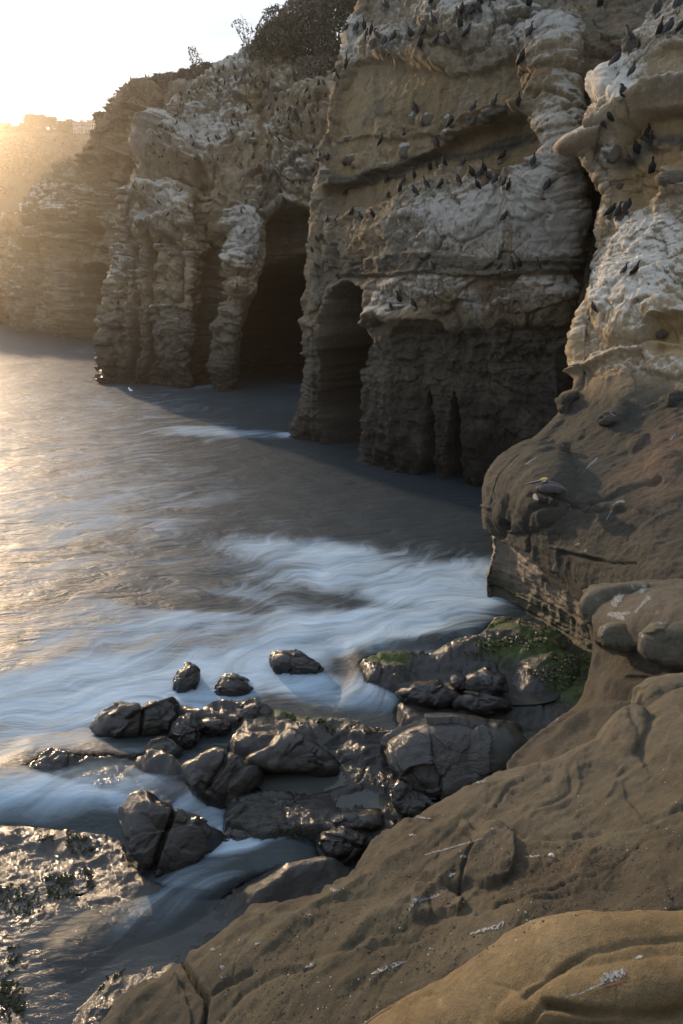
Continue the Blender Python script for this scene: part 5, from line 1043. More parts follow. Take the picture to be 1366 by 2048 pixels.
for k, sp in POSE.items():
    proto_mesh[k] = dict(body=tube('cormorant_body', sp, M['bird'], 10), far=tube('cormorant_plain', POSE[k][::3], M['bird'], 7), bill=tube('cormorant_bill', BILL[k], M['bill'], 6))
wsp = sm([(-.19,.09,.004,.004),(-.13,.17,.012,.035),(-.05,.27,.018,.062),(.01,.36,.016,.058),(.035,.42,.006,.02)], 2)
wing_me = tube('cormorant_wing', wsp, M['wing'], 8); foot_me = bpy.data.meshes.new('cormorant_foot')
foot_me.from_pydata([(-.005,0,.14),(.005,0,.14),(.005,.01,.14),(-.005,.01,.14),(-.006,0,.005),(.006,0,.005),(.0,.0,.015),(-.03,.06,.002),(0,.075,.002),(.03,.06,.002),(0,-.01,0),(0,.03,-.004)], [], [(0,1,5,4),(1,2,6,5),(3,0,4,6),(6,7,8),(6,8,9),(6,10,7),(6,9,10),(11,8,7),(11,9,8),(11,7,10),(11,10,9)]); foot_me.materials.append(M['foot'])
def bird(u, v, h_px, keys, label, near_, seed, group, pose=None, face=None):
    r2 = random.Random(seed); pose = pose or r2.choice(['up', 'hunch', 'hunch', 'up', 'preen'])
    hh = hit(u, v + h_px * .38, keys)
    if hh is None: return None
    P_, n_ = hh[0], hh[1]; d = (P_ - Vector((0, 0, CAM_H))).length
    hgt = h_px / F * d; sc_ = min(1.25, max(.7, hgt / (.62 if pose == 'up' else .50)))
    o = bpy.data.objects.new('cormorant', proto_mesh[pose]['body' if near_ else 'far']) if not near_ else bpy.data.objects.new('cormorant', None)
    COL.objects.link(o); back = (Vector((0, 0, CAM_H)) - P_).normalized() * .10
    o.location = P_ + back; a = face if face is not None else r2.choice([r2.uniform(20, 70), r2.uniform(110, 250), r2.uniform(280, 340)])
    o.rotation_euler = (R(r2.uniform(-6, 10)), R(r2.uniform(-8, 8)), R(a)); sc_ *= .9; o.scale = (sc_ * 1.15, sc_ * 1.1, sc_ * .92)
    if near_:
        for nm, me, x, flip in (('body', proto_mesh[pose]['body'], 0, 1), ('bill', proto_mesh[pose]['bill'], 0, 1), ('wing', wing_me, .078, 1), ('wing', wing_me, -.078, 1), ('foot', foot_me, .035, 1), ('foot', foot_me, -.035, 1)):
            c = bpy.data.objects.new(nm, me); COL.objects.link(c); c.parent = o; c.location = (x, 0, 0)
    else:
        pass
    return tag(o, label, 'cormorant', group)
ORD = ['first', 'second', 'third', 'fourth', 'fifth', 'sixth', 'seventh', 'eighth', 'ninth', 'tenth', 'eleventh', 'twelfth']
def flock(name, lst, keys, h_px, near_, group, per=9):
    """lst: pixel centres. Split into level bands, then count each band from its seaward end"""
    lst = sorted(lst, key=lambda q: q[1]); nb = max(1, math.ceil(len(lst) / per)); k = math.ceil(len(lst) / nb)
    bands = [lst[i * k:(i + 1) * k] for i in range(nb)]; bands = [b for b in bands if b]
    words_ = {1: [''], 2: ['upper tier, ', 'lower tier, '], 3: ['upper tier, ', 'middle tier, ', 'lower tier, ']}.get(len(bands), [ORD[i] + ' tier, ' for i in range(len(bands))])
    for bi, b in enumerate(bands):
        b = sorted(b)
        for i, q in enumerate(b):
            w_ = words_[bi]
            lab = ('lone black cormorant ' + w_ + name) if len(b) == 1 else '%s cormorant from seaward, %s%s' % (ORD[i], w_, name)
            hp = h_px(q) if callable(h_px) else h_px
            bird(q[0], q[1], q[2] if len(q) > 2 else hp, keys, lab, near_, int(q[0] * 7 + q[1] * 13), group, pose=q[3] if len(q) > 3 else None)
def X2(lst): return [(683 + x / 2, y / 2) for x, y in lst]
GN = 'cormorants roosting on the near cliff'; GM = 'cormorants roosting on the middle cliff'; GF = 'tiny cormorants on the far headland'; GR = 'cormorants on the right-hand wall'
KN = ['near', 'prom']
flock('on the pale crust topping the near cliff', X2([(20,118),(62,115),(90,108),(100,147),(135,148),(172,175),(210,157),(175,25),(150,240),(200,215),(243,232),(18,258),(120,122)]), KN, 22, True, GN, 7)
flock('on the broken white brow above the ochre wall', X2([(275,145),(315,180),(323,136),(365,85),(378,165),(415,165),(355,5),(460,68),(478,55),(475,103),(497,135),(520,57),(545,30),(555,8),(595,5),(545,40)]), KN, 24, True, GN, 8)
flock('around the white lump at the cliff top', X2([(695,37),(750,18),(707,158),(757,133),(718,243)]), KN, 26, True, GN)
flock('on the ledge jutting over the ochre alcove', [(946,218,24,'up'),(988,206,24,'up'),(1015,215,20,'preen'),(1034,206,28,'up')], KN, 24, True, GN)
flock('on pale knobs of the ochre wall', [(902,248,22,'preen'),(828,220,22,'hunch'),(808,275,24,'up'),(762,284,24,'up'),(870,290,22,'hunch')], KN, 24, True, GN)
flock('inside the ochre alcove', [(1003,316,22,'hunch'),(1066,325,30,'up')], KN, 24, True, GN)
flock('along the crest of the white bulge', [(857,334,26,'up'),(873,332,24,'up'),(887,326,24,'up'),(926,328,20,'hunch'),(828,352,22,'up'),(807,364,22,'up'),(799,379,20,'hunch'),(852,369,28,'up'),(828,385,22,'hunch'),(881,371,20,'preen'),(914,362,22,'hunch'),(941,348,24,'hunch'),(966,337,26,'up'),(958,351,20,'hunch'),(955,371,26,'up'),(976,357,24,'hunch'),(989,363,22,'hunch'),(1007,369,22,'hunch'),(1018,372,24,'up'),(774,363,18,'preen'),(778,391,14,'hunch')], KN, 24, True, GN, 11)
flock('on the grey flank behind the alcove', [(1094,375,26,'hunch'),(1008,437,22,'hunch')], KN, 26, True, GN)
flock('on the ochre shelf above the tall cave', X2([(42,850),(75,868),(122,860),(37,750),(14,775),(10,660)]), KN, 18, True, GN)
flock('under the banded ledge', [(864,534,20,'hunch'),(999,536,16,'hunch'),(1020,531,30,'up'),(1039,529,20,'preen'),(1073,530,26,'up')], KN, 24, True, GN)
flock('on white knobs beside the tall cave', [(797,598,28,'up'),(825,609,22,'hunch'),(870,591,24,'up'),(780,613,16,'hunch')], KN, 24, True, GN)
flock('at the left lip of the near cliff above the cave', [(654,441,18,'up'),(673,437,18,'up'),(645,473,16,'hunch'),(633,480,16,'hunch'),(625,502,16,'hunch'),(654,525,16,'hunch'),(676,506,14,'hunch'),(633,533,16,'hunch'),(676,551,12,'hunch')], KN, 16, True, GN)
flock('near the top of the right-hand wall', X2([(1030,10),(1150,150),(1260,50),(1265,128),(1305,125),(1358,112),(1345,28),(1095,250),(1163,292),(1122,385)]), KN, 30, True, GR, 5)
flock('on ledges midway up the right-hand wall', [(1217,239,24,'hunch'),(1201,251,24,'hunch'),(1297,265,26,'up'),(1302,282,26,'up'),(1259,316,30,'hunch'),(1271,304,28,'hunch'),(1303,341,36,'up')], KN, 30, True, GR)
flock('on the crusted spur of the right-hand wall', [(1219,426,28,'hunch'),(1233,427,36,'up'),(1254,416,28,'hunch')], KN, 30, True, GR)
flock('low on the crusted right-hand wall', [(1248,542,24,'up'),(1267,542,32,'up')], KN, 30, True, GR)
flock('in the dark cleft beside the right-hand wall', [(1183,617,22,'hunch')], KN, 22, True, GR)
raw = [(578,262),(500,265),(468,290),(388,375),(452,345),(350,402),(318,425),(268,438),(420,413),(467,423),(513,367),(580,337),(648,295),(628,338),(682,315),(692,375),(718,392),(768,360),(833,325),(808,398),(915,393),(988,305),(988,345),(1075,418),(1143,423),(1150,375),(1185,370),(1280,318),(1258,285),(1205,290),(1165,297),(1205,445),(1088,473),(1058,527),(1150,558),(1088,577),(1008,502),(950,453),(862,483),(910,528),(950,550),(968,562),(992,572),(872,558),(815,532),(682,455),(627,440),(680,515),(668,545),(570,587),(303,593),(285,485),(225,515),(208,520),(213,480),(210,445),(185,550),(172,595),(190,585),(185,637),(148,672),(108,685),(65,735),(25,785),(8,800),(32,845),(66,868),(85,868),(100,822),(125,905),(297,790),(281,733),(233,912),(250,912),(305,890),(320,890),(398,755),(453,742),(478,742),(533,702),(551,702),(560,645),(600,650),(560,760),(607,815),(655,765),(708,722),(817,707),(866,710),(883,750),(958,700),(942,612),(945,665),(1010,620),(1035,662),(1108,635),(1155,607),(1128,688),(875,630),(805,795),(706,868),(620,922),(1018,850),(1117,800),(1105,838),(1160,870),(1218,878),(1325,920),(1115,965),(1135,985),(1340,235),(700,120),(690,140),(648,190),(412,905),(465,888),(770,1015)]
mid_b = [(300 + x / 3.415, 60 + y / 3.415) for x, y in raw]
KM = ['mid', 'near', 'far']
def near_px(q): return max(9, min(17, 8 + (q[0] - 300) * .022))
e1 = [q for q in mid_b if q[0] < 440 and q[1] < 235 + (q[0] - 360) * -.55]; rest = [q for q in mid_b if q not in e1]
e2 = [q for q in rest if q[0] < 400]; rest = [q for q in rest if q not in e2]
e3 = [q for q in rest if q[0] < 520 and q[1] < 200]; rest = [q for q in rest if q not in e3]
e4 = [q for q in rest if q[1] < 205]; rest = [q for q in rest if q not in e4]
e5 = [q for q in rest if q[1] >= 205 and q[0] < 560]; rest = [q for q in rest if q not in e5]
flock('on the whitened rim of the middle cliff', e1, KM, near_px, False, GM); flock('on the pale spur below that rim', e2, KM, near_px, False, GM)
flock('on the white slope below the twiggy shrub', e3, KM, near_px, False, GM); flock('under the big dark shrub', e4, KM, near_px, False, GM, 8)
flock('on the brown face amid the middle cliff', e5, KM, near_px, False, GM); flock('on slabs where middle cliff meets near cliff', rest, KM, near_px, False, GM, 8)
m2 = [(x / 2, y / 2) for x, y in [(723,765),(757,833),(635,812),(672,862),(643,967),(573,755),(880,778),(982,778),(1048,778),(1050,720),(1172,738),(1198,732),(964,848),(978,932),(818,962),(900,960),(852,987),(963,660),(1013,628),(533,750)]]
flock('on crusted buttresses over the wide cave', m2, KM, 12, False, GM, 10)
flock('on the seaward foot of the buttresses', [(x / 2, 400 + y / 2) for x, y in [(510,340),(530,343),(560,338),(475,412),(447,412),(948,342)]], KM, 9, False, GM)
fb = [(x / 2, y / 2) for x, y in [(385,683),(408,630),(428,620),(447,620),(497,625),(523,622),(373,735),(345,805),(308,800),(295,835),(225,795),(240,740),(205,790),(605,380),(668,377),(638,412),(580,405),(547,435),(545,412),(520,470),(690,408)]] + [(x / 2, 400 + y / 2) for x, y in [(260,155),(272,158),(283,160),(295,160),(308,163),(333,165),(350,172),(385,178),(413,183),(428,185),(455,187),(487,193),(248,190),(250,210),(310,245),(290,285),(343,262),(345,225)]]
top_ = [q for q in fb if q[1] < 240]; lo_ = [q for q in fb if q[1] >= 240]
flock('under the brush rim of the far headland', top_, ['far', 'mid'], 7, False, GF, 8); flock('on the face of the far headland', lo_, ['far', 'mid'], 6, False, GF, 12)

# ---- brown pelican resting on its stone
M['pel_w'] = plain('grey_pelican_plumage', (.10, .095, .095), .7, .35, 18); M['pel_b'] = plain('dark_pelican_breast', (.035, .03, .03), .7); M['pel_y'] = plain('pale_yellow_crown', (.50, .38, .14), .7); M['pel_wh'] = plain('white_cheek', (.6, .6, .56), .7); M['pel_bill'] = plain('grey_bill', (.22, .20, .17), .45)
h = hit(1092, 990, ['prom'])
if h:
    # local frame: beak points to -X (towards the sea)
    def tubex(name, sp, mat, parent, seg=14):
        me = tube(name, sm(sp, 3), mat, seg); o = link(name, me, None, parent); o.rotation_euler = (0, 0, R(90)); return o
    root = bpy.data.objects.new('pelican', None); COL.objects.link(root); root.location = h[0] + Vector((0, -.18, .06)); root.scale = (.92,) * 3
    tag(root, 'brown pelican resting on a streaked stone, long bill pointing to sea', 'pelican')
    tubex('body', [(-.42,.16,.02,.008),(-.33,.17,.07,.03),(-.2,.17,.13,.09),(0,.16,.17,.14),(.18,.16,.15,.13),(.29,.18,.09,.09),(.33,.20,.03,.03)], M['pel_b'], root)
    for s_ in (-1, 1):
        w_ = tubex('wing', [(-.46,.14,.006,.004),(-.36,.17,.02,.05),(-.2,.20,.035,.10),(.0,.22,.045,.13),(.18,.22,.04,.11),(.28,.20,.02,.05)], M['pel_w'], root); w_.location = (0, s_ * .135, .0)
        for q in range(6):
            f_ = tubex('feather', [(-.30 - .02 * q,.10 + .02 * q,.004,.002),(-.15,.13 + .025 * q,.008,.010),(.02,.16 + .025 * q,.006,.008)], M['pel_w'], w_, 6); f_.rotation_euler = (0, 0, 0); f_.location = (s_ * .03, 0, 0)
    tubex('neck', [(.22,.22,.06,.06),(.16,.30,.045,.05),(.10,.36,.04,.045),(.11,.41,.038,.04)], M['pel_b'], root)
    hd_ = tubex('head', [(.06,.42,.02,.02),(.10,.43,.045,.045),(.17,.425,.05,.048),(.23,.405,.035,.035),(.27,.395,.022,.022)], M['pel_y'], root)
    ck = tubex('cheek', [(.08,.39,.02,.02),(.12,.385,.046,.035),(.17,.385,.045,.03),(.20,.385,.02,.02)], M['pel_wh'], root)
    tubex('bill', [(.22,.405,.03,.016),(.34,.375,.026,.012),(.50,.335,.020,.008),(.62,.305,.014,.006),(.65,.292,.006,.006)], M['pel_bill'], root)
    tubex('pouch', [(.22,.385,.024,.02),(.34,.35,.022,.026),(.50,.315,.015,.016),(.61,.295,.006,.006)], M['pel_b'], root)
# ---- white gull afloat
h = hit(262, 783, ['sea'])
if h:
    M['gull'] = plain('white_gull', (.75, .74, .70), .6)
    o = link('gull', tube('gull', sm([(-.22,.08,.01,.01),(-.1,.07,.07,.05),(.05,.08,.09,.07),(.15,.14,.05,.05),(.2,.22,.04,.04),(.27,.21,.01,.01)], 2), M['gull'], 8)); o.location = h[0]; o.scale = (1.3,) * 3; o.rotation_euler = (0, 0, R(50)); tag(o, 'white gull floating on the open water off the middle cliff', 'gull')

# ================================================================ PLANTS
def leafy(name, outline, Y, depth, n, size, mat, parent, seed, tw=0.5):
    """leaf-sized faces through the volume behind an outline, in uneven clumps"""
    r2 = np.random.RandomState(seed); pa = np.array(outline, float); x0, y0 = pa.min(0); x1, y1 = pa.max(0)
    u = r2.uniform(x0, x1, n * 5); v = r2.uniform(y0, y1, n * 5); y = Y + (r2.rand(n * 5) - .5) * depth
    s_ = sdist(u, v, outline); P_ = PY(u, v, y)
    cl = fbm(P_ * (.9 / max(.4, size * 3)), 3, seed)
    ok = (s_ < 10 * cl) & (cl > -.12 - .2 * (s_ < -22)); P_ = P_[ok][:n]; m = len(P_)
    a1 = r2.randn(m, 3); a1 /= np.linalg.norm(a1, axis=1)[:, None]; a2 = np.cross(a1, r2.randn(m, 3)); a2 /= np.linalg.norm(a2, axis=1)[:, None]
    sz = size * r2.uniform(.5, 1.3, m)[:, None]
    V_ = np.stack([P_ - a1 * sz, P_ - a2 * sz * tw, P_ + a1 * sz, P_ + a2 * sz * tw], 1).reshape(-1, 3)
    F_ = np.arange(m * 4).reshape(m, 4)
    me = bpy.data.meshes.new(name); me.from_pydata(V_.tolist(), [], F_.tolist()); return link(name, me, mat, parent, smooth=False)
def twigs(name, segs, Y, mat, parent, r0=.03):
    V_, F_ = [], []
    for (a, b, r1) in segs:
        p = Vector(PY(a[0], a[1], Y + (a[2] if len(a) > 2 else 0))); q = Vector(PY(b[0], b[1], Y + (b[2] if len(b) > 2 else 0))); d = (q - p).normalized(); s_ = d.cross(Vector((.3, 1, .2))).normalized(); t2 = d.cross(s_); k = len(V_)
        for pt, rr_ in ((p, r1), (q, r1 * .55)):
            for j in range(5): f = j * 2 * math.pi / 5; V_.append(tuple(pt + s_ * math.cos(f) * rr_ + t2 * math.sin(f) * rr_))
        for j in range(5): F_.append((k + j, k + (j + 1) % 5, k + 5 + (j + 1) % 5, k + 5 + j))
    me = bpy.data.meshes.new(name); me.from_pydata(V_, [], F_); return link(name, me, mat, parent)
def leafmat(name, col):
    m = plain(name, col, .75, .5, 2.5); return m
M['leafd'] = leafmat('dark_olive_leaves', (.052, .045, .020)); M['leafb'] = leafmat('brown_brush', (.10, .072, .045)); M['leafg'] = leafmat('grey_green_leaves', (.06, .06, .03)); M['bark'] = plain('grey_bark', (.10, .08, .06), .9)
def branches(base, tips, n, seed, spread=14):
    r2 = random.Random(seed); out = []
    for t_ in tips:
        p = base; 
        for i in range(1, n + 1):
            q = (base[0] + (t_[0] - base[0]) * i / n + r2.uniform(-spread, spread) * .3, base[1] + (t_[1] - base[1]) * i / n + r2.uniform(-spread, spread) * .25, r2.uniform(-.4, .4)); out.append((p, q, .05 * (1 - .7 * i / n) + .012)); p = q
            if r2.random() < .8: out.append((q, (q[0] + r2.uniform(-spread, spread), q[1] - r2.uniform(2, spread), r2.uniform(-.5, .5)), .018))
    return out
def shrub(outline, Y, depth, n, size, mat, label, base, tips, seed, group=None, tw=.5):
    b = PY(base[0], base[1], Y); o = bpy.data.objects.new('shrub', None); COL.objects.link(o); o.location = b.tolist(); tag(o, label, 'shrub', group)
    for c in (leafy('foliage', outline, Y, depth, n, size, mat, None, seed, tw), twigs('branch', branches((base[0], base[1], 0), tips, 4, seed), Y, M['bark'], None)):
        c.parent = o; c.location = (-b).tolist()
    return o
GS = 'shrubs along the cliff top'
shrub([(498,118),(505,88),(522,62),(545,40),(575,30),(600,60),(610,110),(590,150),(560,128),(525,118)], 68, 6, 5200, .17, M['leafd'], 'dark olive shrub at the seaward end of the big thicket', (548,135), [(515,80),(545,45),(580,40),(600,90)], 1, GS)
shrub([(556,60),(560,20),(590,-8),(640,-30),(660,20),(665,80),(640,130),(600,140),(575,110)], 70, 7, 7000, .18, M['leafb'], 'big brown leafless thicket hanging over the middle cliff', (610,145), [(580,20),(620,-10),(650,20),(640,90)], 2, GS)
shrub([(640,-40),(720,-80),(745,-30),(722,20),(700,70),(680,130),(650,160),(625,130),(635,60)], 66, 6, 6500, .18, M['leafd'], 'dark brown thicket in shade against the near cliff', (665,150), [(660,20),(700,-10),(690,70)], 3, GS)
shrub([(590,120),(640,110),(690,120),(680,165),(640,170),(600,158)], 63.5, 3, 2200, .13, M['leafb'], 'low tangle of brown brush under the shaded thicket', (640,168), [(610,130),(650,120),(675,135)], 4, GS)
shrub([(505,110),(512,60),(530,20),(548,8),(562,12),(558,50),(535,70),(520,100)], 67, 3, 1100, .13, M['leafd'], 'shrub with upright sprays of leaves rising from the thicket edge', (530,95), [(513,50),(545,10),(535,35),(556,20)], 5, GS)
shrub([(462,50),(470,38),(490,40),(510,60),(520,90),(500,115),(485,110),(488,80),(470,60)], 67, 1.5, 260, .12, M['leafg'], 'wispy leaning shrub with bare arching stems', (500,122), [(467,45),(482,40),(500,62),(488,98),(492,75)], 6, GS)
shrub([(376,95),(388,92),(398,112),(408,130),(400,142),(388,132),(380,112)], 70, 1.5, 170, .12, M['leafg'], 'slim sapling shrub standing alone against the sky', (390,148), [(379,97),(392,108),(402,120),(385,125)], 7, GS)
shrub([(448,120),(462,112),(480,115),(495,124),(485,134),(455,134)], 68.5, 2, 500, .11, M['leafg'], 'small rounded shrub on the white rim near the roosting birds', (470,136), [(458,118),(478,116)], 8, GS)
shrub([(212,222),(222,200),(232,180),(246,186),(252,205),(240,225),(225,228)], 96, 2, 190, .17, M['leafg'], 'airy sprig shrub at the seaward tip of the headland', (238,232), [(216,212),(234,182),(246,192)], 9, GS)
shrub([(186,232),(200,226),(222,224),(236,235),(228,255),(212,268),(200,262),(196,245)], 108, 5, 1500, .25, M['leafd'], 'rounded dark shrub beside the pale house', (215,268), [(200,235),(222,232)], 10, GS)
bx_ = [(252,190),(275,172),(300,158),(325,150),(350,148),(375,140),(400,134),(425,128),(450,128)]
desc = ['at its seaward end', 'second inland from the tip', 'third inland from the tip', 'fourth inland, by the fence start', 'midway along the fence', 'behind the slim sapling', 'just past the sapling', 'last before the white rim']
for i in range(8):
    (xa, ya), (xb, yb) = bx_[i], bx_[i + 1]
    shrub([(xa - 4, ya + 26 - i), (xa - 2, ya + 3), ((xa + xb) / 2, min(ya, yb) - 3), (xb + 3, yb + 2), (xb + 4, yb + 26 - i)], 94 - i * 3, 3, 900, .16, M['leafd'] if i % 2 == 0 else M['leafb'], 'low brush on the headland rim, ' + desc[i], ((xa + xb) / 2, ya + 18), [(xa + 3, ya), (xb - 3, yb)], 20 + i, 'low brush along the headland rim')
# fence posts
fo = bpy.data.objects.new('fence', None); COL.objects.link(fo); fo.location = PY(340, 168, 84).tolist(); tag(fo, 'line of thin weathered posts along the clifftop brush', 'fence')
for i, (u, v) in enumerate([(318,158),(338,156),(357,153),(370,150),(384,146),(401,143),(421,138),(444,134)]):
    Yp = 86 - i * 1.8; a = Vector(PY(u, v, Yp)); import bmesh
    b = bmesh.new(); bmesh.ops.create_cube(b, size=1)
    for q in b.verts: q.co = Vector((q.co.x * .09, q.co.y * .09, q.co.z * 1.7))
    bmesh.ops.bevel(b, geom=b.edges[:], offset=.01, segments=1, affect='EDGES')
    me = bpy.data.meshes.new('post'); b.to_mesh(me); b.free(); o = link('post', me, M['bark'], fo, False); o.location = a - Vector(fo.location) - Vector((0, 0, .5))
# skyline trees
M['leaft'] = leafmat('distant_pine_foliage', (.040, .034, .016))
def tree(u, vb, wpx, hpx, label, seed, kind=0, Y=298):
    b = PY(u, vb, Y); o = bpy.data.objects.new('tree', None); COL.objects.link(o); o.location = b.tolist(); tag(o, label, 'tree', 'trees on the distant skyline')
    tp = vb - hpx
    if kind == 0: ol = [(u - wpx * .5, vb - hpx * .35), (u - wpx * .42, vb - hpx * .75), (u - wpx * .1, tp), (u + wpx * .25, tp + hpx * .06), (u + wpx * .5, vb - hpx * .65), (u + wpx * .48, vb - hpx * .2), (u, vb - hpx * .02), (u - wpx * .4, vb - hpx * .1)]
    else: ol = [(u - wpx * .5, tp + hpx * .35), (u - wpx * .3, tp + hpx * .06), (u + wpx * .1, tp), (u + wpx * .5, tp + hpx * .2), (u + wpx * .42, tp + hpx * .42), (u, tp + hpx * .5), (u - wpx * .35, tp + hpx * .48)]
    for c in (leafy('crown', ol, Y, wpx * .18, int(wpx * hpx * 1.5), .42, M['leaft'], None, seed, .7), twigs('trunk', [((u, vb + 2), (u + 1, vb - hpx * .5), .35), ((u + 1, vb - hpx * .5), (u - wpx * .2, tp + hpx * .3), .18), ((u + 1, vb - hpx * .5), (u + wpx * .25, tp + hpx * .3), .18)], Y, M['bark'], None)):
        c.parent = o; c.location = (-b).tolist()
for i, (u, vb, w_, h_, l_, k) in enumerate([(12,270,34,24,'broad dark tree at the seaward end of the skyline',0),(34,270,22,18,'low dark tree second in from the sea on the skyline',0),(48,268,22,22,'middling tree before the tallest skyline pine',0),(62,268,30,39,'tallest skyline pine with an open umbrella crown',1),(70,269,26,24,'dense bush-like tree under the umbrella pine',0),
    (84,268,26,38,'flat-topped pine just inland of the umbrella pine',1),(92,269,24,26,'rounded tree below the flat-topped pine',0),(102,268,22,34,'pine with a lopsided crown midway to the house',1),(112,268,24,26,'dark round tree midway to the house',0),(124,267,22,24,'shorter tree two places seaward of the house',0),(141,267,28,28,'domed tree touching the seaward end of the house',0),(200,246,20,16,'dark tree top rising behind the inland end of the house',0)]):
    tree(u, vb, w_, h_, l_, 60 + i, k)
# ---- mansion on the skyline
M['stucco'] = plain('pink_stucco', (.50, .38, .30), .85, .1, .5); M['roof'] = plain('clay_roof', (.28, .14, .09), .85, .3, 3); M['pane'] = plain('dark_glass', (.05, .05, .06), .15); M['trim'] = plain('white_trim', (.65, .58, .50), .7)
import bmesh
def boxm(name, x0, x1, y0, y1, z0, z1, mat, parent, bev=.04, loc=None):
    b = bmesh.new(); bmesh.ops.create_cube(b, size=1)
    for q in b.verts: q.co = Vector(((x0 + x1) / 2 + q.co.x * (x1 - x0), (y0 + y1) / 2 + q.co.y * (y1 - y0), (z0 + z1) / 2 + q.co.z * (z1 - z0)))
    if bev: bmesh.ops.bevel(b, geom=b.edges[:], offset=bev, segments=1, affect='EDGES')
    me = bpy.data.meshes.new(name); b.to_mesh(me); b.free(); return link(name, me, mat, parent, False)
YH = 292.0; hb = Vector(PY(147, 268, YH)); px = (PY(148, 268, YH) - PY(147, 268, YH))[0]
ho = bpy.data.objects.new('house', None); COL.objects.link(ho); ho.location = hb; tag(ho, 'pale pink two-storey mansion with rows of tall windows on the skyline', 'house')
for i, (a, b_, t0) in enumerate([(0, 15, 20), (15, 24, 13), (24, 62, 20)]): boxm('wall', a * px, b_ * px, i * .02, 9 + i * .02, -3, t0 * px, M['stucco'], ho)
for (a, b_, t0) in [(-1, 16, 20), (23, 63, 20)]: 
    me = bpy.data.meshes.new('roof'); x0_, x1_, z_ = a * px, b_ * px, t0 * px; me.from_pydata([(x0_, -.6, z_), (x1_, -.6, z_), (x1_, 9.6, z_), (x0_, 9.6, z_), (x0_ + 2, 4.5, z_ + 1.1), (x1_ - 2, 4.5, z_ + 1.1)], [], [(0,1,5,4),(1,2,5),(2,3,4,5),(3,0,4),(0,3,2,1)]); link('roof', me, M['roof'], ho, False)
for (a, b_, z0, z1) in [(10, 16, 21, 27), (24, 40, 21, 27)]: boxm('roof_deck', a * px, b_ * px, 3, 6, z0 * px, (z1 - 1) * px, M['stucco'], ho); boxm('cornice', (a - 1) * px, (b_ + 1) * px, 2.6, 6.4, (z1 - 1) * px, z1 * px, M['roof'], ho)
boxm('balcony', 8 * px, 24.5 * px, -1.4, 0, 9 * px, 10 * px, M['trim'], ho)
for x_ in (9, 13, 17, 21, 24): boxm('column', (x_ - .4) * px, (x_ + .4) * px, -1.3, -.9, -3, 9 * px, M['trim'], ho, .02)
for fl, (z0, z1) in enumerate([(2, 8), (11, 17)]):
    for x_ in [3, 7, 11, 18, 27, 31, 35, 40, 44, 49, 53, 57]:
        f_ = boxm('window', (x_ - 1.1) * px, (x_ + 1.1) * px, -.12, .1, z0 * px, z1 * px, M['trim'], ho, .02); boxm('pane', (x_ - .75) * px, (x_ + .75) * px, -.16, 0, (z0 + .4) * px, (z1 - .4) * px, M['pane'], f_, 0)
# ---- white kiosk on the low bluff
YK = 129.0; kb = Vector(PY(43, 446, YK)); pk_ = (PY(44, 446, YK) - PY(43, 446, YK))[0]
ko = bpy.data.objects.new('kiosk', None); COL.objects.link(ko); ko.location = kb; tag(ko, 'small white square kiosk with one bright pane on the low bluff', 'kiosk')
M['white'] = plain('white_render', (.72, .70, .62), .8, .08, .6); M['bright'] = plain('pale_pane', (.8, .82, .80), .25, .03)
boxm('wall', 0, 31 * pk_, 0, 2.6, -1.2, 34 * pk_, M['white'], ko); boxm('roof', -.5 * pk_, 32 * pk_, -.15, 2.8, 34 * pk_ - .003, 36 * pk_, M['white'], ko)
f_ = boxm('window', 6 * pk_, 25 * pk_, -.06, .1, 7 * pk_, 29 * pk_, M['trim'], ko, .02); boxm('pane', 8 * pk_, 23 * pk_, -.09, 0, 9 * pk_, 27 * pk_, M['bright'], f_, 0)
# hillside scrub: patches nobody could count
r2 = np.random.RandomState(5); n = 9000; uu = r2.uniform(-120, 260, n); vv_ = 276 + 200 * r2.rand(n) ** 1.2; V_, F_ = [], []
pts = []
for i in range(0, n):
    if noise(np.array([[uu[i] * .03, vv_[i] * .05, 2]]), 3)[0] < -.1: continue
    hh = BV['hill'].ray_cast(Vector((0, 0, CAM_H)), Vector([float(x) for x in ray(uu[i], vv_[i])]).normalized())
    if hh[0]: pts.append(hh[0][:])
P_ = np.array(pts); m = len(P_); sz = r2.uniform(.3, .9, m)[:, None]; P_ = P_ + np.array([0, 0, .3]); a1 = r2.randn(m, 3); a1 /= np.linalg.norm(a1, axis=1)[:, None]; a2 = np.cross(a1, r2.randn(m, 3)); a2 /= np.linalg.norm(a2, axis=1)[:, None]
V_ = np.stack([P_ - a1 * sz, P_ - a2 * sz * .7, P_ + a1 * sz, P_ + a2 * sz * .7], 1).reshape(-1, 3); me = bpy.data.meshes.new('undergrowth'); me.from_pydata(V_.tolist(), [], np.arange(m * 4).reshape(m, 4).tolist())
tag(link('undergrowth', me, M['leafb'], None, False), 'dry brown scrub covering the hillside', kind='stuff')
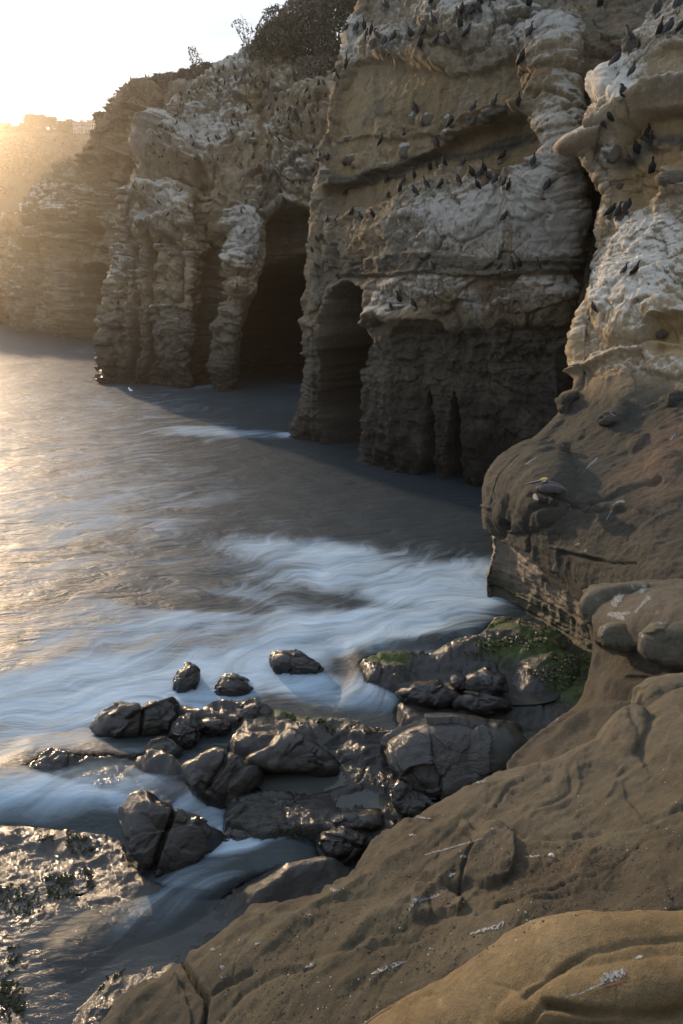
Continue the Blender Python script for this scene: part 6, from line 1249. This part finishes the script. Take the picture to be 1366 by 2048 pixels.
# ---- seaweed tufts on the flat reef
M['weed'] = plain('olive_seaweed', (.045, .05, .02), .5, .5, 20)
def weed(polyp, n, seed, size=.035):
    r2 = random.Random(seed); V_, F_ = [], []; pa = np.array(polyp, float); x0, y0 = pa.min(0); x1, y1 = pa.max(0)
    for _ in range(n):
        u, v = r2.uniform(x0, x1), r2.uniform(y0, y1)
        if not inside(np.array([u]), np.array([v]), polyp)[0] or noise(np.array([[u * .05, v * .09, seed]]), 5)[0] < -.05: continue
        hh = hit(u, v, ['reef'])
        if not hh: continue
        b = hh[0]
        for q in range(4):
            f = r2.uniform(0, 6.28); l = size * r2.uniform(.5, 1.5); c = Vector((math.cos(f), math.sin(f), 0)); s_ = Vector((-c.y, c.x, 0)) * l * .25; k = len(V_)
            V_ += [tuple(b + s_), tuple(b - s_), tuple(b + c * l * .6 + s_ + Vector((0, 0, l * .7))), tuple(b + c * l * 1.2 + Vector((0, 0, l * .35)))]; F_ += [(k, k + 1, k + 2), (k + 1, k + 3, k + 2)]
    return V_, F_
V_, F_ = [], []
for i, (pl, n) in enumerate([([(68,1652),(130,1655),(215,1690),(150,1710),(80,1690)], 420), ([(95,1750),(180,1735),(190,1790),(120,1800),(55,1780)], 420), ([(-20,1780),(60,1760),(90,1820),(0,1840)], 200), ([(0,1900),(40,1890),(50,2048),(0,2048)], 300), ([(150,1890),(260,1800),(330,1860),(240,1960),(160,2000)], 500), ([(540,1660),(600,1640),(620,1700),(560,1700)], 300), ([(560,1420),(700,1430),(800,1450),(720,1475),(580,1445)], 700), ([(760,1285),(860,1292),(960,1265),(1060,1225),(1130,1270),(1060,1300),(900,1310),(780,1305)], 1600), ([(1040,1330),(1180,1300),(1190,1350),(1100,1390)], 500), ([(300,1640),(360,1700),(260,1740),(240,1700)], 200)]):
    a, b = weed(pl, n, 70 + i, .05 if pl[0][1] < 1500 else .03); k = len(V_); V_ += a; F_ += [tuple(q + k for q in f) for f in b]
me = bpy.data.meshes.new('seaweed'); me.from_pydata(V_, [], F_); tag(link('seaweed', me, M['weed'], None, False), 'olive and green seaweed clinging to the reef', kind='stuff')
# ================================================================ AIR
bmh = bpy.data.meshes.new('haze')
x0, x1, y0, y1, z0_, z1_ = -1300, 900, -40, 760, -3, 88
vv = [(x, y, z) for z in (z0_, z1_) for y in (y0, y1) for x in (x0, x1)]
bmh.from_pydata(vv, [], [(0, 2, 3, 1), (4, 5, 7, 6), (0, 1, 5, 4), (2, 6, 7, 3), (0, 4, 6, 2), (1, 3, 7, 5)])
hm = bpy.data.materials.new('sea_haze'); hm.use_nodes = True; ht = hm.node_tree; ht.nodes.remove(ht.nodes['Principled BSDF'])
pv = N(ht, 'ShaderNodeVolumePrincipled'); pv.inputs['Density'].default_value = .00066; pv.inputs['Anisotropy'].default_value = .89; pv.inputs['Color'].default_value = (.97, .88, .73, 1)
ht.links.new(pv.outputs[0], ht.nodes['Material Output'].inputs['Volume'])
tag(link('haze', bmh, hm, smooth=False), kind='stuff')
